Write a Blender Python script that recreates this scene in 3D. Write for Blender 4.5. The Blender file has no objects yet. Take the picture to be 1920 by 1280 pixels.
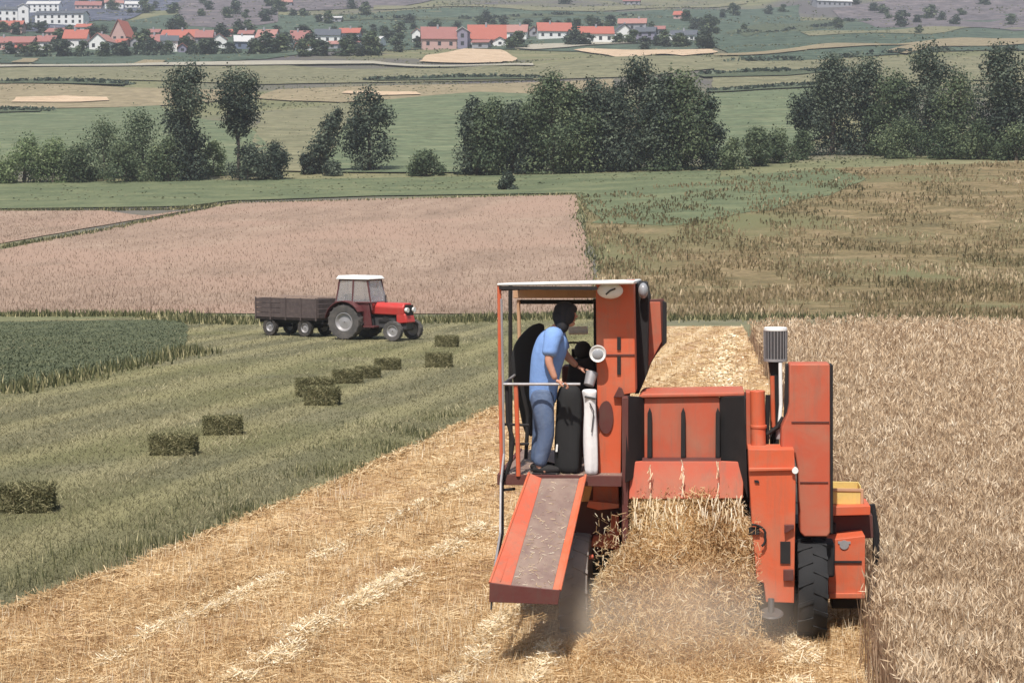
import bpy, bmesh, math, random
import numpy as np
from mathutils import Vector, Matrix, noise
from mathutils.geometry import delaunay_2d_cdt

rnd = random.Random(7)
rng = np.random.default_rng(11)
R = math.radians
scene = bpy.context.scene
COL = scene.collection

# ------------------------------------------------------------------ camera, world, sun, exposure
F = 3400.0                      # focal length in photo pixels (photo 1920 wide)
HC = 3.97
PITCH = math.atan(214.0 / F)
cam_d = bpy.data.cameras.new("camera")
cam = bpy.data.objects.new("camera", cam_d)
COL.objects.link(cam)
cam_d.sensor_width = 36.0
cam_d.lens = F / 1920 * 36
cam_d.clip_start = 0.3
cam_d.clip_end = 8000
cam.location = (0, 0, HC)
cam.rotation_euler = (R(90) - PITCH, 0, 0)
scene.camera = cam

to_sun = Vector((-0.22, -0.85, 0)).normalized()
SUN_EL = R(60)
to_sun = (to_sun * math.cos(SUN_EL) + Vector((0, 0, math.sin(SUN_EL)))).normalized()
world = bpy.data.worlds.new("World")
scene.world = world
world.use_nodes = True
wt = world.node_tree
sky = wt.nodes.new("ShaderNodeTexSky")
sky.sky_type = 'NISHITA'
sky.sun_disc = False
sky.sun_elevation = SUN_EL
sky.sun_rotation = math.atan2(to_sun.x, to_sun.y)
sky.dust_density = 2.0
wt.links.new(sky.outputs[0], wt.nodes["Background"].inputs[0])
wt.nodes["Background"].inputs[1].default_value = 0.085
sun_d = bpy.data.lights.new("sun", 'SUN')
sun_d.energy = 4.9
sun_d.angle = R(0.5)
sun_d.color = (1.0, 0.95, 0.88)
sun = bpy.data.objects.new("sun", sun_d)
COL.objects.link(sun)
sun.rotation_euler = (-to_sun).to_track_quat('-Z', 'Y').to_euler()
scene.view_settings.view_transform = 'Standard'
scene.view_settings.look = 'None'
scene.view_settings.exposure = 0.18
scene.view_settings.gamma = 1.0
scene.cycles.max_bounces = 6
scene.cycles.volume_bounces = 1
scene.cycles.transparent_max_bounces = 8
scene.cycles.use_denoising = True

# ------------------------------------------------------------------ geometry of the view
CP, SP = math.cos(PITCH), math.sin(PITCH)
def ray(u, v):
    xc = (u - 960) / F; yc = (640 - v) / F
    return Vector((xc, CP + yc * SP, -SP + yc * CP))

# terrain height
_yy = np.arange(0, 6001, 1.0)
_sl = np.interp(_yy, [0, 70, 130, 200, 300, 700, 1000, 1500, 6000], [0, 0, .10, .105, .13, .140, .165, .22, .26])
_zz = np.concatenate([[0], np.cumsum((_sl[1:] + _sl[:-1]) / 2)])
def terr(x, y):
    x = np.asarray(x, float); y = np.asarray(y, float)
    z = np.interp(y, _yy, _zz)
    c = np.clip((y - 75) / 105, 0, 1); c = c * c * (3 - 2 * c)
    z = z + 0.026 * 90 * np.tanh(x / 90) * c
    a = np.clip((y - 90) / 350, 0, 1) * 1.3
    z = z + a * (np.sin(x / 23 + 1 + y / 90) * np.sin(y / 33) + .6 * np.sin(x / 41 - y / 27))
    a2 = np.clip((y - 500) / 700, 0, 1) * 9
    z = z + a2 * (np.sin(x / 130 + .5) * np.sin(y / 170) + .5 * np.sin(x / 75 + y / 120))
    return z
def tz(x, y): return float(terr(x, y))
def G(u, v):
    """ground point seen at photo pixel (u, v)"""
    d = ray(u, v); d = d / d.y
    y = 5.0
    f = lambda y: HC + d.z * y - tz(d.x * y, y)
    while y < 3000:
        y2 = y * 1.01
        if f(y2) < 0:
            a, b = y, y2
            for _ in range(25):
                m = (a + b) / 2
                if f(m) < 0: b = m
                else: a = m
            return Vector((d.x * a, a, tz(d.x * a, a)))
        y = y2
    return Vector((d.x * 3000, 3000, tz(d.x * 3000, 3000)))

# ------------------------------------------------------------------ materials
def srgb(r, g, b):
    f = lambda c: ((c / 255 + .055) / 1.055) ** 2.4 if c / 255 > .04045 else c / 255 / 12.92
    return (f(r), f(g), f(b))
def new_mat(name, rough=.8, spec=.3):
    m = bpy.data.materials.new(name); m.use_nodes = True
    b = m.node_tree.nodes["Principled BSDF"]
    b.inputs["Roughness"].default_value = rough
    b.inputs["Specular IOR Level"].default_value = spec
    return m, m.node_tree, b
def N(t, kind, **kw):
    n = t.nodes.new(kind)
    for k, v in kw.items(): setattr(n, k, v)
    return n
def ramp(t, src, stops):
    r = N(t, "ShaderNodeValToRGB")
    el = r.color_ramp.elements
    while len(el) < len(stops): el.new(.5)
    for e, (p, c) in zip(el, stops):
        e.position = p; e.color = (*c, 1)
    t.links.new(src, r.inputs[0]); return r.outputs[0]
def mixc(t, fac, a, b, mode='MIX'):
    m = N(t, "ShaderNodeMix", data_type='RGBA', blend_type=mode)
    if isinstance(fac, float): m.inputs[0].default_value = fac
    else: t.links.new(fac, m.inputs[0])
    for i, c in ((6, a), (7, b)):
        if isinstance(c, tuple): m.inputs[i].default_value = (*c, 1)
        else: t.links.new(c, m.inputs[i])
    return m.outputs[2]
def coords(t, scale=(1, 1, 1), rotz=0, obj=False):
    g = N(t, "ShaderNodeTexCoord")
    src = g.outputs["Object"] if obj else N(t, "ShaderNodeNewGeometry").outputs["Position"]
    m = N(t, "ShaderNodeMapping"); m.inputs["Scale"].default_value = scale
    r = N(t, "ShaderNodeMapping"); r.inputs["Rotation"].default_value = (0, 0, rotz)
    t.links.new(src, r.inputs[0]); t.links.new(r.outputs[0], m.inputs[0])
    return m.outputs[0]
def noise_n(t, vec, scale, detail=4, rough=.6, dist=0):
    n = N(t, "ShaderNodeTexNoise"); n.inputs["Scale"].default_value = scale
    n.inputs["Detail"].default_value = detail; n.inputs["Roughness"].default_value = rough
    n.inputs["Distortion"].default_value = dist
    t.links.new(vec, n.inputs["Vector"]); return n.outputs[0]

def field_mat(name, c1, c2, c3, size=1.0, ang=0.0, stretch=1.0, fine=8.0, bump=.3, fine_amt=.5, patch=None, rows=None):
    """soil or crop seen from above: streaked patches of three tones with a fine grain"""
    m, t, b = new_mat(name, .95, .1)
    v = coords(t, (1 / size, 1 / size / stretch, 1 / size), ang)
    n1 = noise_n(t, v, 1.0, 5, .65, .3)
    base = ramp(t, n1, [(.32, c1), (.5, c2), (.68, c3)])
    v2 = coords(t)
    n2 = noise_n(t, v2, fine, 3, .7)
    gr = ramp(t, n2, [(.3, (1 - fine_amt,) * 3), (.7, (1 + fine_amt * .55,) * 3)])
    out = mixc(t, 1.0, base, gr, 'MULTIPLY')
    if patch:
        n3 = noise_n(t, v2, patch[1], 3, .55, .5)
        f = ramp(t, n3, [(.45, (0, 0, 0)), (.62, (1, 1, 1))])
        out = mixc(t, f, out, patch[0])
    if rows:   # cut swaths lying side by side: (period in metres, angle, colour of the swath, strength)
        w = N(t, "ShaderNodeTexWave"); w.inputs["Scale"].default_value = 6.2832 / rows[0] / 20
        w.inputs["Distortion"].default_value = 5.0; w.inputs["Detail"].default_value = 3; w.inputs["Detail Scale"].default_value = 1.2
        t.links.new(coords(t, (1, .16, 1), rows[1]), w.inputs["Vector"])
        f = ramp(t, w.outputs["Fac"], [(.45, (0, 0, 0)), (.9, (rows[3],) * 3)])
        out = mixc(t, f, out, rows[2])
    t.links.new(out, b.inputs["Base Color"])
    bp = N(t, "ShaderNodeBump"); bp.inputs["Strength"].default_value = bump
    bp.inputs["Distance"].default_value = .1
    t.links.new(n2, bp.inputs["Height"]); t.links.new(bp.outputs[0], b.inputs["Normal"])
    return m
def blade_mat(name, stops, transl=.25, rough=.7):
    """leaves, stalks and straw: colour picked per piece from the 'var' attribute"""
    m, t, b = new_mat(name, rough, .15)
    a = N(t, "ShaderNodeAttribute", attribute_name="var")
    c = ramp(t, a.outputs["Fac"], stops)
    t.links.new(c, b.inputs["Base Color"])
    tr = N(t, "ShaderNodeBsdfTranslucent"); t.links.new(c, tr.inputs[0])
    mx = N(t, "ShaderNodeMixShader"); mx.inputs[0].default_value = transl
    t.links.new(b.outputs[0], mx.inputs[1]); t.links.new(tr.outputs[0], mx.inputs[2])
    t.links.new(mx.outputs[0], t.nodes["Material Output"].inputs[0])
    return m
def paint_mat(name, col, rough=.45, dirt=.35, dcol=(.30, .22, .15), scale=3.0, metal=0.0, bump=.02):
    m, t, b = new_mat(name, rough, .4)
    v = coords(t, obj=True)
    n1 = noise_n(t, v, scale, 6, .65, .4)
    f = ramp(t, n1, [(.42, (0, 0, 0)), (.8, (dirt,) * 3)])
    c = mixc(t, f, col, dcol)
    vs = coords(t, (9, 9, .8), obj=True)
    n2 = noise_n(t, vs, 1.6, 4, .7)
    f2 = ramp(t, n2, [(.50, (0, 0, 0)), (.78, (dirt * .8,) * 3)])
    c = mixc(t, f2, c, tuple(x * .55 + .02 for x in dcol))
    t.links.new(c, b.inputs["Base Color"])
    b.inputs["Metallic"].default_value = metal
    rr = N(t, "ShaderNodeMapRange"); rr.inputs[3].default_value = rough * .8; rr.inputs[4].default_value = min(1, rough * 1.5)
    t.links.new(n1, rr.inputs[0]); t.links.new(rr.outputs[0], b.inputs["Roughness"])
    bp = N(t, "ShaderNodeBump"); bp.inputs["Strength"].default_value = .25; bp.inputs["Distance"].default_value = bump
    t.links.new(n1, bp.inputs["Height"]); t.links.new(bp.outputs[0], b.inputs["Normal"])
    return m

M = {}
M['red'] = paint_mat("combine red paint", (.60, .112, .045), .5, .60, (.37, .22, .14), 3.0)
M['red_panel'] = paint_mat("sun faded red paint", (.49, .098, .050), .55, .70, (.33, .21, .14), 2.4)
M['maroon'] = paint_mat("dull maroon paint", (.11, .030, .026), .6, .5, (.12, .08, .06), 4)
M['rust'] = paint_mat("worn brown steel", (.19, .125, .105), .55, .8, (.35, .26, .20), 5)
M['black'] = paint_mat("black rubber and grime", (.014, .013, .014), .7, .3, (.05, .04, .035), 6)
M['darkgrey'] = paint_mat("dark grey steel", (.05, .05, .055), .5, .4, (.12, .10, .08), 6)
M['steel'] = paint_mat("bare grey steel", (.36, .35, .36), .4, .4, (.25, .2, .16), 8, .3)
M['white'] = paint_mat("white paint", (.80, .80, .78), .45, .25, (.5, .45, .38), 3)
M['cream'] = paint_mat("cream plywood", (.55, .33, .20), .7, .3, (.3, .2, .12), 5)
M['yellow'] = paint_mat("yellow plastic crate", (.70, .52, .16), .5, .4, (.5, .4, .25), 8)
M['orange'] = paint_mat("orange ochre paint", (.62, .30, .10), .5, .4, (.4, .25, .15), 8)
M['tyre'] = paint_mat("dusty tyre rubber", (.028, .026, .026), .85, .6, (.20, .17, .14), 4)
M['tyre_dust'] = paint_mat("tyre grey with field dust", (.19, .17, .16), .9, .7, (.34, .29, .25), 3)
M['tyre_tractor'] = paint_mat('worn tractor tyre', (.07, .066, .064), .9, .5, (.22, .19, .17), 4)
M['lens'] = paint_mat("lamp glass", (.30, .31, .33), .15, .1)
M["tractor_red"] = paint_mat("tractor red paint", (.50, .045, .040), .35, .25, (.30, .14, .1), 4)
M['tractor_dark'] = paint_mat("dark maroon tractor paint", (.10, .022, .025), .5, .4, (.14, .09, .08), 5)
M['trailer'] = paint_mat("weathered brown trailer boards", (.075, .056, .054), .8, .6, (.17, .13, .12), 6)
M['trailer_rim'] = paint_mat("pale worn board edge", (.34, .25, .21), .8, .4)
M['skin'] = paint_mat("tanned skin", (.50, .25, .17), .55, .15, (.4, .18, .12), 20)
M['shirt'] = paint_mat("light blue shirt cloth", (.20, .34, .66), .85, .25, (.10, .16, .36), 9, bump=.06)
M['jeans'] = paint_mat("blue jeans denim", (.085, .125, .22), .9, .5, (.20, .25, .35), 9, bump=.06)
M['cap'] = paint_mat("black cap cloth", (.018, .018, .022), .9, .2)
M['cloth_black'] = paint_mat("black sack cloth and shaded tyre", (.017, .017, .018), .9, .2, (.04, .04, .04), 6)
M['sack_white'] = paint_mat("white woven sack", (.78, .76, .76), .8, .3, (.5, .47, .45), 9, bump=.02)
gm, gt, gb = new_mat("tractor window glass", .08, .5)
gb.inputs["Base Color"].default_value = (.75, .72, .72, 1); gb.inputs["Transmission Weight"].default_value = .75; gb.inputs["Alpha"].default_value = .55
M['glass'] = gm

# ------------------------------------------------------------------ object helpers
def link(name, me, mat=None, parent=None):
    o = bpy.data.objects.new(name, me); COL.objects.link(o)
    if mat is not None: me.materials.append(mat)
    if parent is not None: o.parent = parent
    return o
def tag(o, label=None, cat=None, group=None, kind=None):
    if label: o["label"] = label
    if cat: o["category"] = cat
    if group: o["group"] = group
    if kind: o["kind"] = kind
    return o
def empty(name, loc, rz=0, **kw):
    o = bpy.data.objects.new(name, None); COL.objects.link(o)
    o.empty_display_size = .2
    o.location = loc; o.rotation_euler = (0, 0, rz)
    return tag(o, **kw)
def arr_mesh(name, verts, faces, var=None, smooth=False):
    """verts (n,3), faces (m,k) arrays -> mesh; var: one number per face"""
    me = bpy.data.meshes.new(name)
    n, (m, k) = len(verts), faces.shape
    me.vertices.add(n); me.vertices.foreach_set("co", verts.astype(np.float32).ravel())
    me.loops.add(m * k); me.loops.foreach_set("vertex_index", faces.astype(np.int32).ravel())
    me.polygons.add(m); me.polygons.foreach_set("loop_start", np.arange(0, m * k, k, dtype=np.int32))
    try: me.polygons.foreach_set("loop_total", np.full(m, k, dtype=np.int32))
    except Exception: pass
    if smooth: me.polygons.foreach_set("use_smooth", np.ones(m, dtype=bool))
    me.update(calc_edges=True)
    if var is not None:
        a = me.attributes.new("var", 'FLOAT', 'FACE'); a.data.foreach_set("value", var.astype(np.float32))
    return me

class MB:
    """collects shapes, then links them as one mesh object"""
    def __init__(s): s.bm = bmesh.new()
    def _faces(s, pts, faces):
        vs = [s.bm.verts.new(p) for p in pts]
        for f in faces:
            try: s.bm.faces.new([vs[i] for i in f])
            except ValueError: pass
        return s
    def hexa(s, p):   # 8 corners: lower ring 0-3, upper ring 4-7
        return s._faces(p, [(0, 3, 2, 1), (4, 5, 6, 7), (0, 1, 5, 4), (1, 2, 6, 5), (2, 3, 7, 6), (3, 0, 4, 7)])
    def box(s, x0, x1, y0, y1, z0, z1):
        return s.hexa([(x0, y0, z0), (x1, y0, z0), (x1, y1, z0), (x0, y1, z0), (x0, y0, z1), (x1, y0, z1), (x1, y1, z1), (x0, y1, z1)])
    def prism(s, ring, off):
        n = len(ring); off = Vector(off); ring = [Vector(p) for p in ring]
        pts = ring + [p + off for p in ring]
        return s._faces(pts, [tuple(range(n)), tuple(range(2 * n - 1, n - 1, -1))] + [(i, (i + 1) % n, n + (i + 1) % n, n + i) for i in range(n)])
    def cyl(s, p0, p1, r0, r1=None, n=14):
        r1 = r0 if r1 is None else r1
        p0, p1 = Vector(p0), Vector(p1); d = (p1 - p0).normalized()
        a = d.orthogonal().normalized(); b = d.cross(a)
        pts = []
        for p, r in ((p0, r0), (p1, r1)):
            for i in range(n):
                t = 2 * math.pi * i / n; pts.append(p + a * (r * math.cos(t)) + b * (r * math.sin(t)))
        return s._faces(pts, [tuple(range(n - 1, -1, -1)), tuple(range(n, 2 * n))] + [(i, (i + 1) % n, n + (i + 1) % n, n + i) for i in range(n)])
    def tube(s, path, r, n=8):
        for a, b in zip(path[:-1], path[1:]): s.cyl(a, b, r, r, n)
        for p in path[1:-1]: s.ball(p, (r * 1.01,) * 3, n, 6)
        return s
    def ball(s, c, r, n=14, m=8):
        c = Vector(c); pts = [c + Vector((0, 0, r[2]))]
        for j in range(1, m):
            ph = math.pi * j / m
            for i in range(n):
                t = 2 * math.pi * i / n
                pts.append(c + Vector((r[0] * math.sin(ph) * math.cos(t), r[1] * math.sin(ph) * math.sin(t), r[2] * math.cos(ph))))
        pts.append(c - Vector((0, 0, r[2])))
        fs = [(0, 1 + i, 1 + (i + 1) % n) for i in range(n)]
        for j in range(m - 2):
            o = 1 + j * n
            fs += [(o + i, o + n + i, o + n + (i + 1) % n, o + (i + 1) % n) for i in range(n)]
        o = 1 + (m - 2) * n; L = len(pts) - 1
        fs += [(o + (i + 1) % n, o + i, L) for i in range(n)]
        return s._faces(pts, fs)
    def lathe(s, c, axis, prof, n=32):
        """closed profile of (radius, offset along axis) spun about an axis"""
        c = Vector(c); d = Vector(axis).normalized(); a = d.orthogonal().normalized(); b = d.cross(a)
        k = len(prof); pts = []
        for i in range(n):
            t = 2 * math.pi * i / n; e = a * math.cos(t) + b * math.sin(t)
            pts += [c + e * r + d * h for r, h in prof]
        return s._faces(pts, [(i * k + j, i * k + (j + 1) % k, ((i + 1) % n) * k + (j + 1) % k, ((i + 1) % n) * k + j) for i in range(n) for j in range(k)])
    def build(s, name, mat, parent=None, bevel=0, smooth=True):
        bmesh.ops.recalc_face_normals(s.bm, faces=s.bm.faces)
        me = bpy.data.meshes.new(name); s.bm.to_mesh(me); s.bm.free()
        if smooth:
            me.polygons.foreach_set("use_smooth", np.ones(len(me.polygons), dtype=bool))
            me.set_sharp_from_angle(angle=R(32))
        o = link(name, me, mat, parent)
        if bevel:
            md = o.modifiers.new("edge", 'BEVEL'); md.width = bevel; md.segments = 2; md.limit_method = 'ANGLE'; md.angle_limit = R(40)
        return o
def children(o): return [c for c in bpy.data.objects if c.parent == o]
def copy_tree(o, parent=None):
    c = o.copy(); COL.objects.link(c)
    c.parent = parent
    for ch in children(o): copy_tree(ch, c)
    return c

# ------------------------------------------------------------------ the ground sheet
def W(pts):
    out = []
    for p in pts:
        if len(p) == 3: out.append(Vector((p[0], p[1])))
        else:
            g = G(*p); out.append(Vector((g.x, g.y)))
    return out
ys = [-400, -200, -100, -50, -20, -5, 0]
y = 3.0
while y < 5200: ys.append(y); y *= 1.0125 if y > 70 else 1.06
ys = np.array(ys)
t_ = np.linspace(-1, 1, 301)
xs = 2600 * np.sinh(6.0 * t_) / np.sinh(6.0)
X, Y = np.meshgrid(xs, ys)
Z = terr(X, Y)
vv = np.stack([X.ravel(), Y.ravel(), Z.ravel()], 1)
nr, nc = X.shape
i0 = (np.arange(nr - 1)[:, None] * nc + np.arange(nc - 1)[None, :]).ravel()
ff = np.stack([i0, i0 + 1, i0 + nc + 1, i0 + nc], 1)
M['ground'] = field_mat("hillside pasture", srgb(104, 108, 80), srgb(120, 120, 90), srgb(142, 134, 104), 26, .1, .4, .9, .2, .25, (srgb(96, 92, 92), .012))
tag(link("ground", arr_mesh("ground", vv, ff, smooth=True), M['ground']), kind="structure")

def field(name, pts, mat, dz=.02, jit=.35, raise_z=0.0, kind="structure", label=None, cat=None):
    poly = W(pts)
    ring = []
    n = len(poly)
    for i in range(n):
        a, b = poly[i], poly[(i + 1) % n]
        L = (b - a).length
        st = max(.25, abs((a.y + b.y) / 2) * .012)
        k = max(1, min(200, int(L / st)))
        d = (b - a) / L if L > 0 else Vector((1, 0)); nn = Vector((-d.y, d.x))
        for j in range(k):
            p = a + (b - a) * (j / k)
            w = noise.noise(Vector((p.x / (st * 6), p.y / (st * 6), 3.3))) + .5 * noise.noise(Vector((p.x / (st * 2), p.y / (st * 2), 1.3)))
            ring.append(p + nn * (w * jit * (0 if j == 0 else 1)))
    nb = len(ring)
    px = np.array([[p.x, p.y] for p in ring])
    inner = []
    y = px[:, 1].min() + .3
    while y < px[:, 1].max():
        sp = max(.8, abs(y) * (.02 if y > 72 else .05))
        if raise_z: sp = max(.25, abs(y) * .014)
        xa = np.arange(px[:, 0].min(), px[:, 0].max(), sp * (1.0 if y < 300 else 1.3))
        pp = np.stack([xa + rng.uniform(-.2, .2, len(xa)) * sp, np.full(len(xa), y) + rng.uniform(-.2, .2, len(xa)) * sp], 1)
        ins = inside(pp, px)
        inner += [Vector(p) for p in pp[ins]]
        y += sp
    res = delaunay_2d_cdt(ring + inner, [(i, (i + 1) % nb) for i in range(nb)], [list(range(nb))], 1, 1e-5)
    v2, _, f2 = res[0], res[1], res[2]
    P2 = np.array([[p.x, p.y] for p in v2])
    z = terr(P2[:, 0], P2[:, 1]) + dz * np.clip(P2[:, 1] / 60, 1, 5)
    if raise_z:
        lump = np.array([noise.noise(Vector((p[0] * 2.1, p[1] * .9, 0))) + .6 * noise.noise(Vector((p[0] * 5, p[1] * 4, 5))) for p in P2])
        z = z + raise_z * (1 + .18 * lump) * np.where(np.arange(len(z)) < nb, .12, 1)
    verts = np.concatenate([P2, z[:, None]], 1)
    me = bpy.data.meshes.new(name)
    vl = [tuple(p) for p in verts]; fl = [tuple(f) for f in f2]
    if raise_z:   # close the sides of the crop down to the soil
        from collections import Counter
        ec = Counter()
        for f in fl:
            for i in range(3): ec[tuple(sorted((f[i], f[(i + 1) % 3])))] += 1
        for (a, b), c in list(ec.items()):
            if c == 1:
                m = len(vl)
                for q in (a, b): vl.append((verts[q][0], verts[q][1], tz(verts[q][0], verts[q][1])))
                fl.append((a, b, m + 1, m))
    me.from_pydata(vl, [], fl); me.update()
    me.polygons.foreach_set("use_smooth", np.ones(len(me.polygons), dtype=bool))
    o = link(name, me, mat)
    tag(o, label=label, cat=cat, kind=kind)
    return px
def inside(p, poly):
    x, y = p[:, 0], p[:, 1]; res = np.zeros(len(p), bool)
    j = len(poly) - 1
    for i in range(len(poly)):
        xi, yi = poly[i]; xj, yj = poly[j]
        if yi != yj:
            c = ((yi > y) != (yj > y)) & (x < (xj - xi) * (y - yi) / (yj - yi) + xi)
            res ^= c
        j = i
    return res
def sample(poly, n, power=2.0, ymin=None, ymax=None, frame=1.12):
    """n random points of a polygon, denser near the camera (density ~ 1/y^power)"""
    y0 = max(poly[:, 1].min(), ymin or 10.0); y1 = min(poly[:, 1].max(), ymax or 1e9)
    out = []; got = 0
    for _ in range(60):
        q = rng.uniform(0, 1, n * 2)
        if abs(power - 1) < 1e-3: yy = y0 * (y1 / y0) ** q
        else:
            e = 1 - power; yy = (y0 ** e + q * (y1 ** e - y0 ** e)) ** (1 / e)
        # x uniform over the strip in view; the weight of the strip width is put back by rejection
        half = yy * .2824 * frame + 1.0
        keep = rng.uniform(0, 1, len(yy)) < half / (y1 * .2824 * frame + 1) * (y1 / yy) ** 0 if power <= 1 else np.ones(len(yy), bool)
        xx = rng.uniform(-1, 1, len(yy)) * half
        p = np.stack([xx, yy], 1)[keep]
        p = p[inside(p, poly)]
        out.append(p); got += len(p)
        if got >= n: break
    p = np.concatenate(out)[:n]
    return p

def blades(name, mat, xy, h, w, lean=.25, zoff=0.0, shape='tri', var=None, **tags):
    n = len(xy); az = rng.uniform(0, 2 * np.pi, n); la = rng.uniform(0, 2 * np.pi, n)
    z = terr(xy[:, 0], xy[:, 1]) + zoff
    h = np.broadcast_to(h, n); w = np.broadcast_to(w, n)
    wx, wy = np.cos(az) * w / 2, np.sin(az) * w / 2
    ln = rng.uniform(0, 1, n) * lean * h
    lx, ly = np.cos(la) * ln, np.sin(la) * ln
    B = np.stack([xy[:, 0], xy[:, 1], z], 1)
    if var is None: var = rng.uniform(0, 1, n)
    if shape == 'tri':
        v = np.stack([B - np.stack([wx, wy, 0 * wx], 1), B + np.stack([wx, wy, 0 * wx], 1), B + np.stack([lx, ly, h], 1)], 1)
        f = np.arange(3 * n).reshape(n, 3)
    else:  # stalk with an ear or a broad top
        k = .72
        v = np.stack([B, B + np.stack([lx * k + wx, ly * k + wy, h * k], 1), B + np.stack([lx, ly, h], 1), B + np.stack([lx * k - wx, ly * k - wy, h * k], 1)], 1)
        f = np.arange(4 * n).reshape(n, 4)
    o = link(name, arr_mesh(name, v.reshape(-1, 3), f, var), mat)
    return tag(o, kind="stuff", **tags)
def straws(name, mat, P, L, w, var=None, tilt=.35, parent=None, **tags):
    """short straws lying at centres P (n,3) in all directions"""
    n = len(P); az = rng.uniform(0, 2 * np.pi, n); el = rng.normal(0, tilt, n)
    L = np.broadcast_to(L, n) * rng.uniform(.5, 1.2, n); w = np.broadcast_to(w, n)
    d = np.stack([np.cos(az) * np.cos(el), np.sin(az) * np.cos(el), np.sin(el)], 1) * (L / 2)[:, None]
    r = rng.normal(0, 1, (n, 3)); s = np.cross(d, r); s /= np.linalg.norm(s, axis=1)[:, None] + 1e-9
    s *= (w / 2)[:, None]
    v = np.stack([P - d - s, P + d - s, P + d + s, P - d + s], 1)
    if var is None: var = rng.uniform(0, 1, n)
    o = link(name, arr_mesh(name, v.reshape(-1, 3), np.arange(4 * n).reshape(n, 4), var), mat, parent)
    return tag(o, kind="stuff", **tags)

ROW = -math.atan(.21)      # mowing direction (tilt of the rows from the line of sight)
M['meadow'] = field_mat("mown hay meadow", srgb(98, 96, 74), srgb(114, 111, 86), srgb(134, 128, 100), .8, -ROW, 7, 9, .5, .35, (srgb(112, 110, 78), .12), (2.3, -ROW, srgb(158, 150, 112), .38))
M['stubble'] = field_mat("golden stubble soil", srgb(172, 143, 106), srgb(192, 162, 122), srgb(210, 183, 144), .35, -ROW, 5, 14, .7, .4, (srgb(184, 152, 122), .35), (1.1, -ROW, srgb(228, 206, 168), .5))
M['wheat'] = field_mat("ripe wheat canopy", srgb(132, 108, 84), srgb(158, 134, 107), srgb(186, 161, 132), .25, 0, 1.2, 12, .9, .55)
M['brown'] = field_mat("pink brown ripe field", srgb(138, 119, 104), srgb(150, 129, 113), srgb(162, 141, 124), 3.5, .12, 2.5, 3.0, .5, .22, (srgb(156, 132, 116), .05))
M['weeds'] = field_mat("weedy olive field", srgb(100, 93, 68), srgb(122, 109, 80), srgb(150, 131, 102), 5.0, .1, .5, 2.2, .5, .4, (srgb(106, 106, 76), .04))
M['green'] = field_mat("fresh green pasture", srgb(88, 98, 74), srgb(101, 109, 82), srgb(118, 122, 92), 6, .1, .5, 2.2, .3, .25)
M['crop'] = field_mat("dark green row crop", srgb(78, 84, 64), srgb(88, 94, 72), srgb(102, 106, 80), .8, -ROW, 4, 5, .6, .4)
M['lightgreen'] = field_mat("pale green valley meadow", srgb(92, 104, 80), srgb(104, 114, 88), srgb(124, 128, 100), 9, .1, .3, 0.45, .3, 0.32)
M['tan'] = field_mat("tan dry strip", srgb(132, 122, 98), srgb(144, 132, 106), srgb(158, 144, 118), 8, .1, .3, 0.45, .3, 0.3)
M['olive'] = field_mat("olive dry pasture", srgb(112, 112, 88), srgb(124, 122, 96), srgb(138, 132, 106), 10, .1, .3, 0.4, .3, 0.34)
M['pale'] = field_mat("pale bare earth", srgb(178, 154, 128), srgb(194, 170, 142), srgb(208, 186, 160), 6, .1, .4, 1.0, .3, .15)
M['hedge'] = field_mat("dark hedge line", srgb(74, 82, 66), srgb(86, 94, 74), srgb(100, 106, 84), 4, .1, .4, 1.0, .6, .35)
M['deep'] = field_mat("deep green hillside", srgb(68, 82, 72), srgb(80, 94, 80), srgb(98, 108, 92), 18, .1, .25, 0.22, .3, 0.42)
M['mauve'] = field_mat("grey mauve scrub slope", srgb(92, 88, 92), srgb(108, 101, 104), srgb(136, 124, 124), 18, .1, .3, 0.2, .4, 0.5)
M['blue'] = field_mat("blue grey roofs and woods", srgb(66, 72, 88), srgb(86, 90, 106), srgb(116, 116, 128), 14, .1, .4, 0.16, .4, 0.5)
M['road'] = field_mat("pale field track", srgb(150, 146, 132), srgb(166, 160, 144), srgb(178, 172, 156), 4, .1, .5, 2, .2, .12)

fol = lambda nm, a, b, c: blade_mat(nm, [(0, srgb(*a)), (.55, srgb(*b)), (.9, srgb(*c))], .30, .6)
M['leaf_dark'] = fol("grey green willow leaves", (40, 50, 46), (70, 82, 70), (122, 132, 112))
M['leaf_mid'] = fol("mid green leaves", (56, 70, 54), (88, 102, 76), (130, 140, 106))
M['leaf_light'] = fol("fresh green leaves", (80, 98, 66), (116, 132, 92), (152, 162, 122))

# near fields ---------------------------------------------------------------
def dirw(p, d, L): return (p[0] + d[0] * L, p[1] + d[1] * L, 'w')
meadow = field("meadow", [(-300, 1290), (-9.5, 6, 'w'), (-60, 6, 'w'), (-60, 50, 'w'), (-120, 606), (350, 592), (930, 596), (1190, 600), (1230, 612), (1150, 665), (930, 765), (800, 830), (600, 920), (350, 1020), (130, 1105), (0, 1150)], M['meadow'], .006, .12)
stubble = field("stubble_field", [(0, 1150), (130, 1105), (350, 1020), (600, 920), (800, 830), (930, 765), (1150, 665), (1230, 612), (1395, 612), (1500, 800), (1610, 1000), (1652, 1180), (1660, 1290), (2.2, 5, 'w'), (-9, 5, 'w')], M['stubble'], .012, .12)
wheat = field("wheat_field", [(1652, 1290), (1645, 1180), (1600, 1000), (1492, 800), (1404, 640), (1500, 633), (1700, 628), (1870, 634), (2200, 650), (2600, 700), (26, 14, 'w'), (14, 6, 'w'), (2.3, 6, 'w')], M['wheat'], .012, .1, raise_z=.46)
crop = field("green_crop", [(-260, 608), (350, 600), (352, 640), (320, 668), (150, 705), (0, 735), (-300, 800)], M['crop'], .03, .2)
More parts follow.
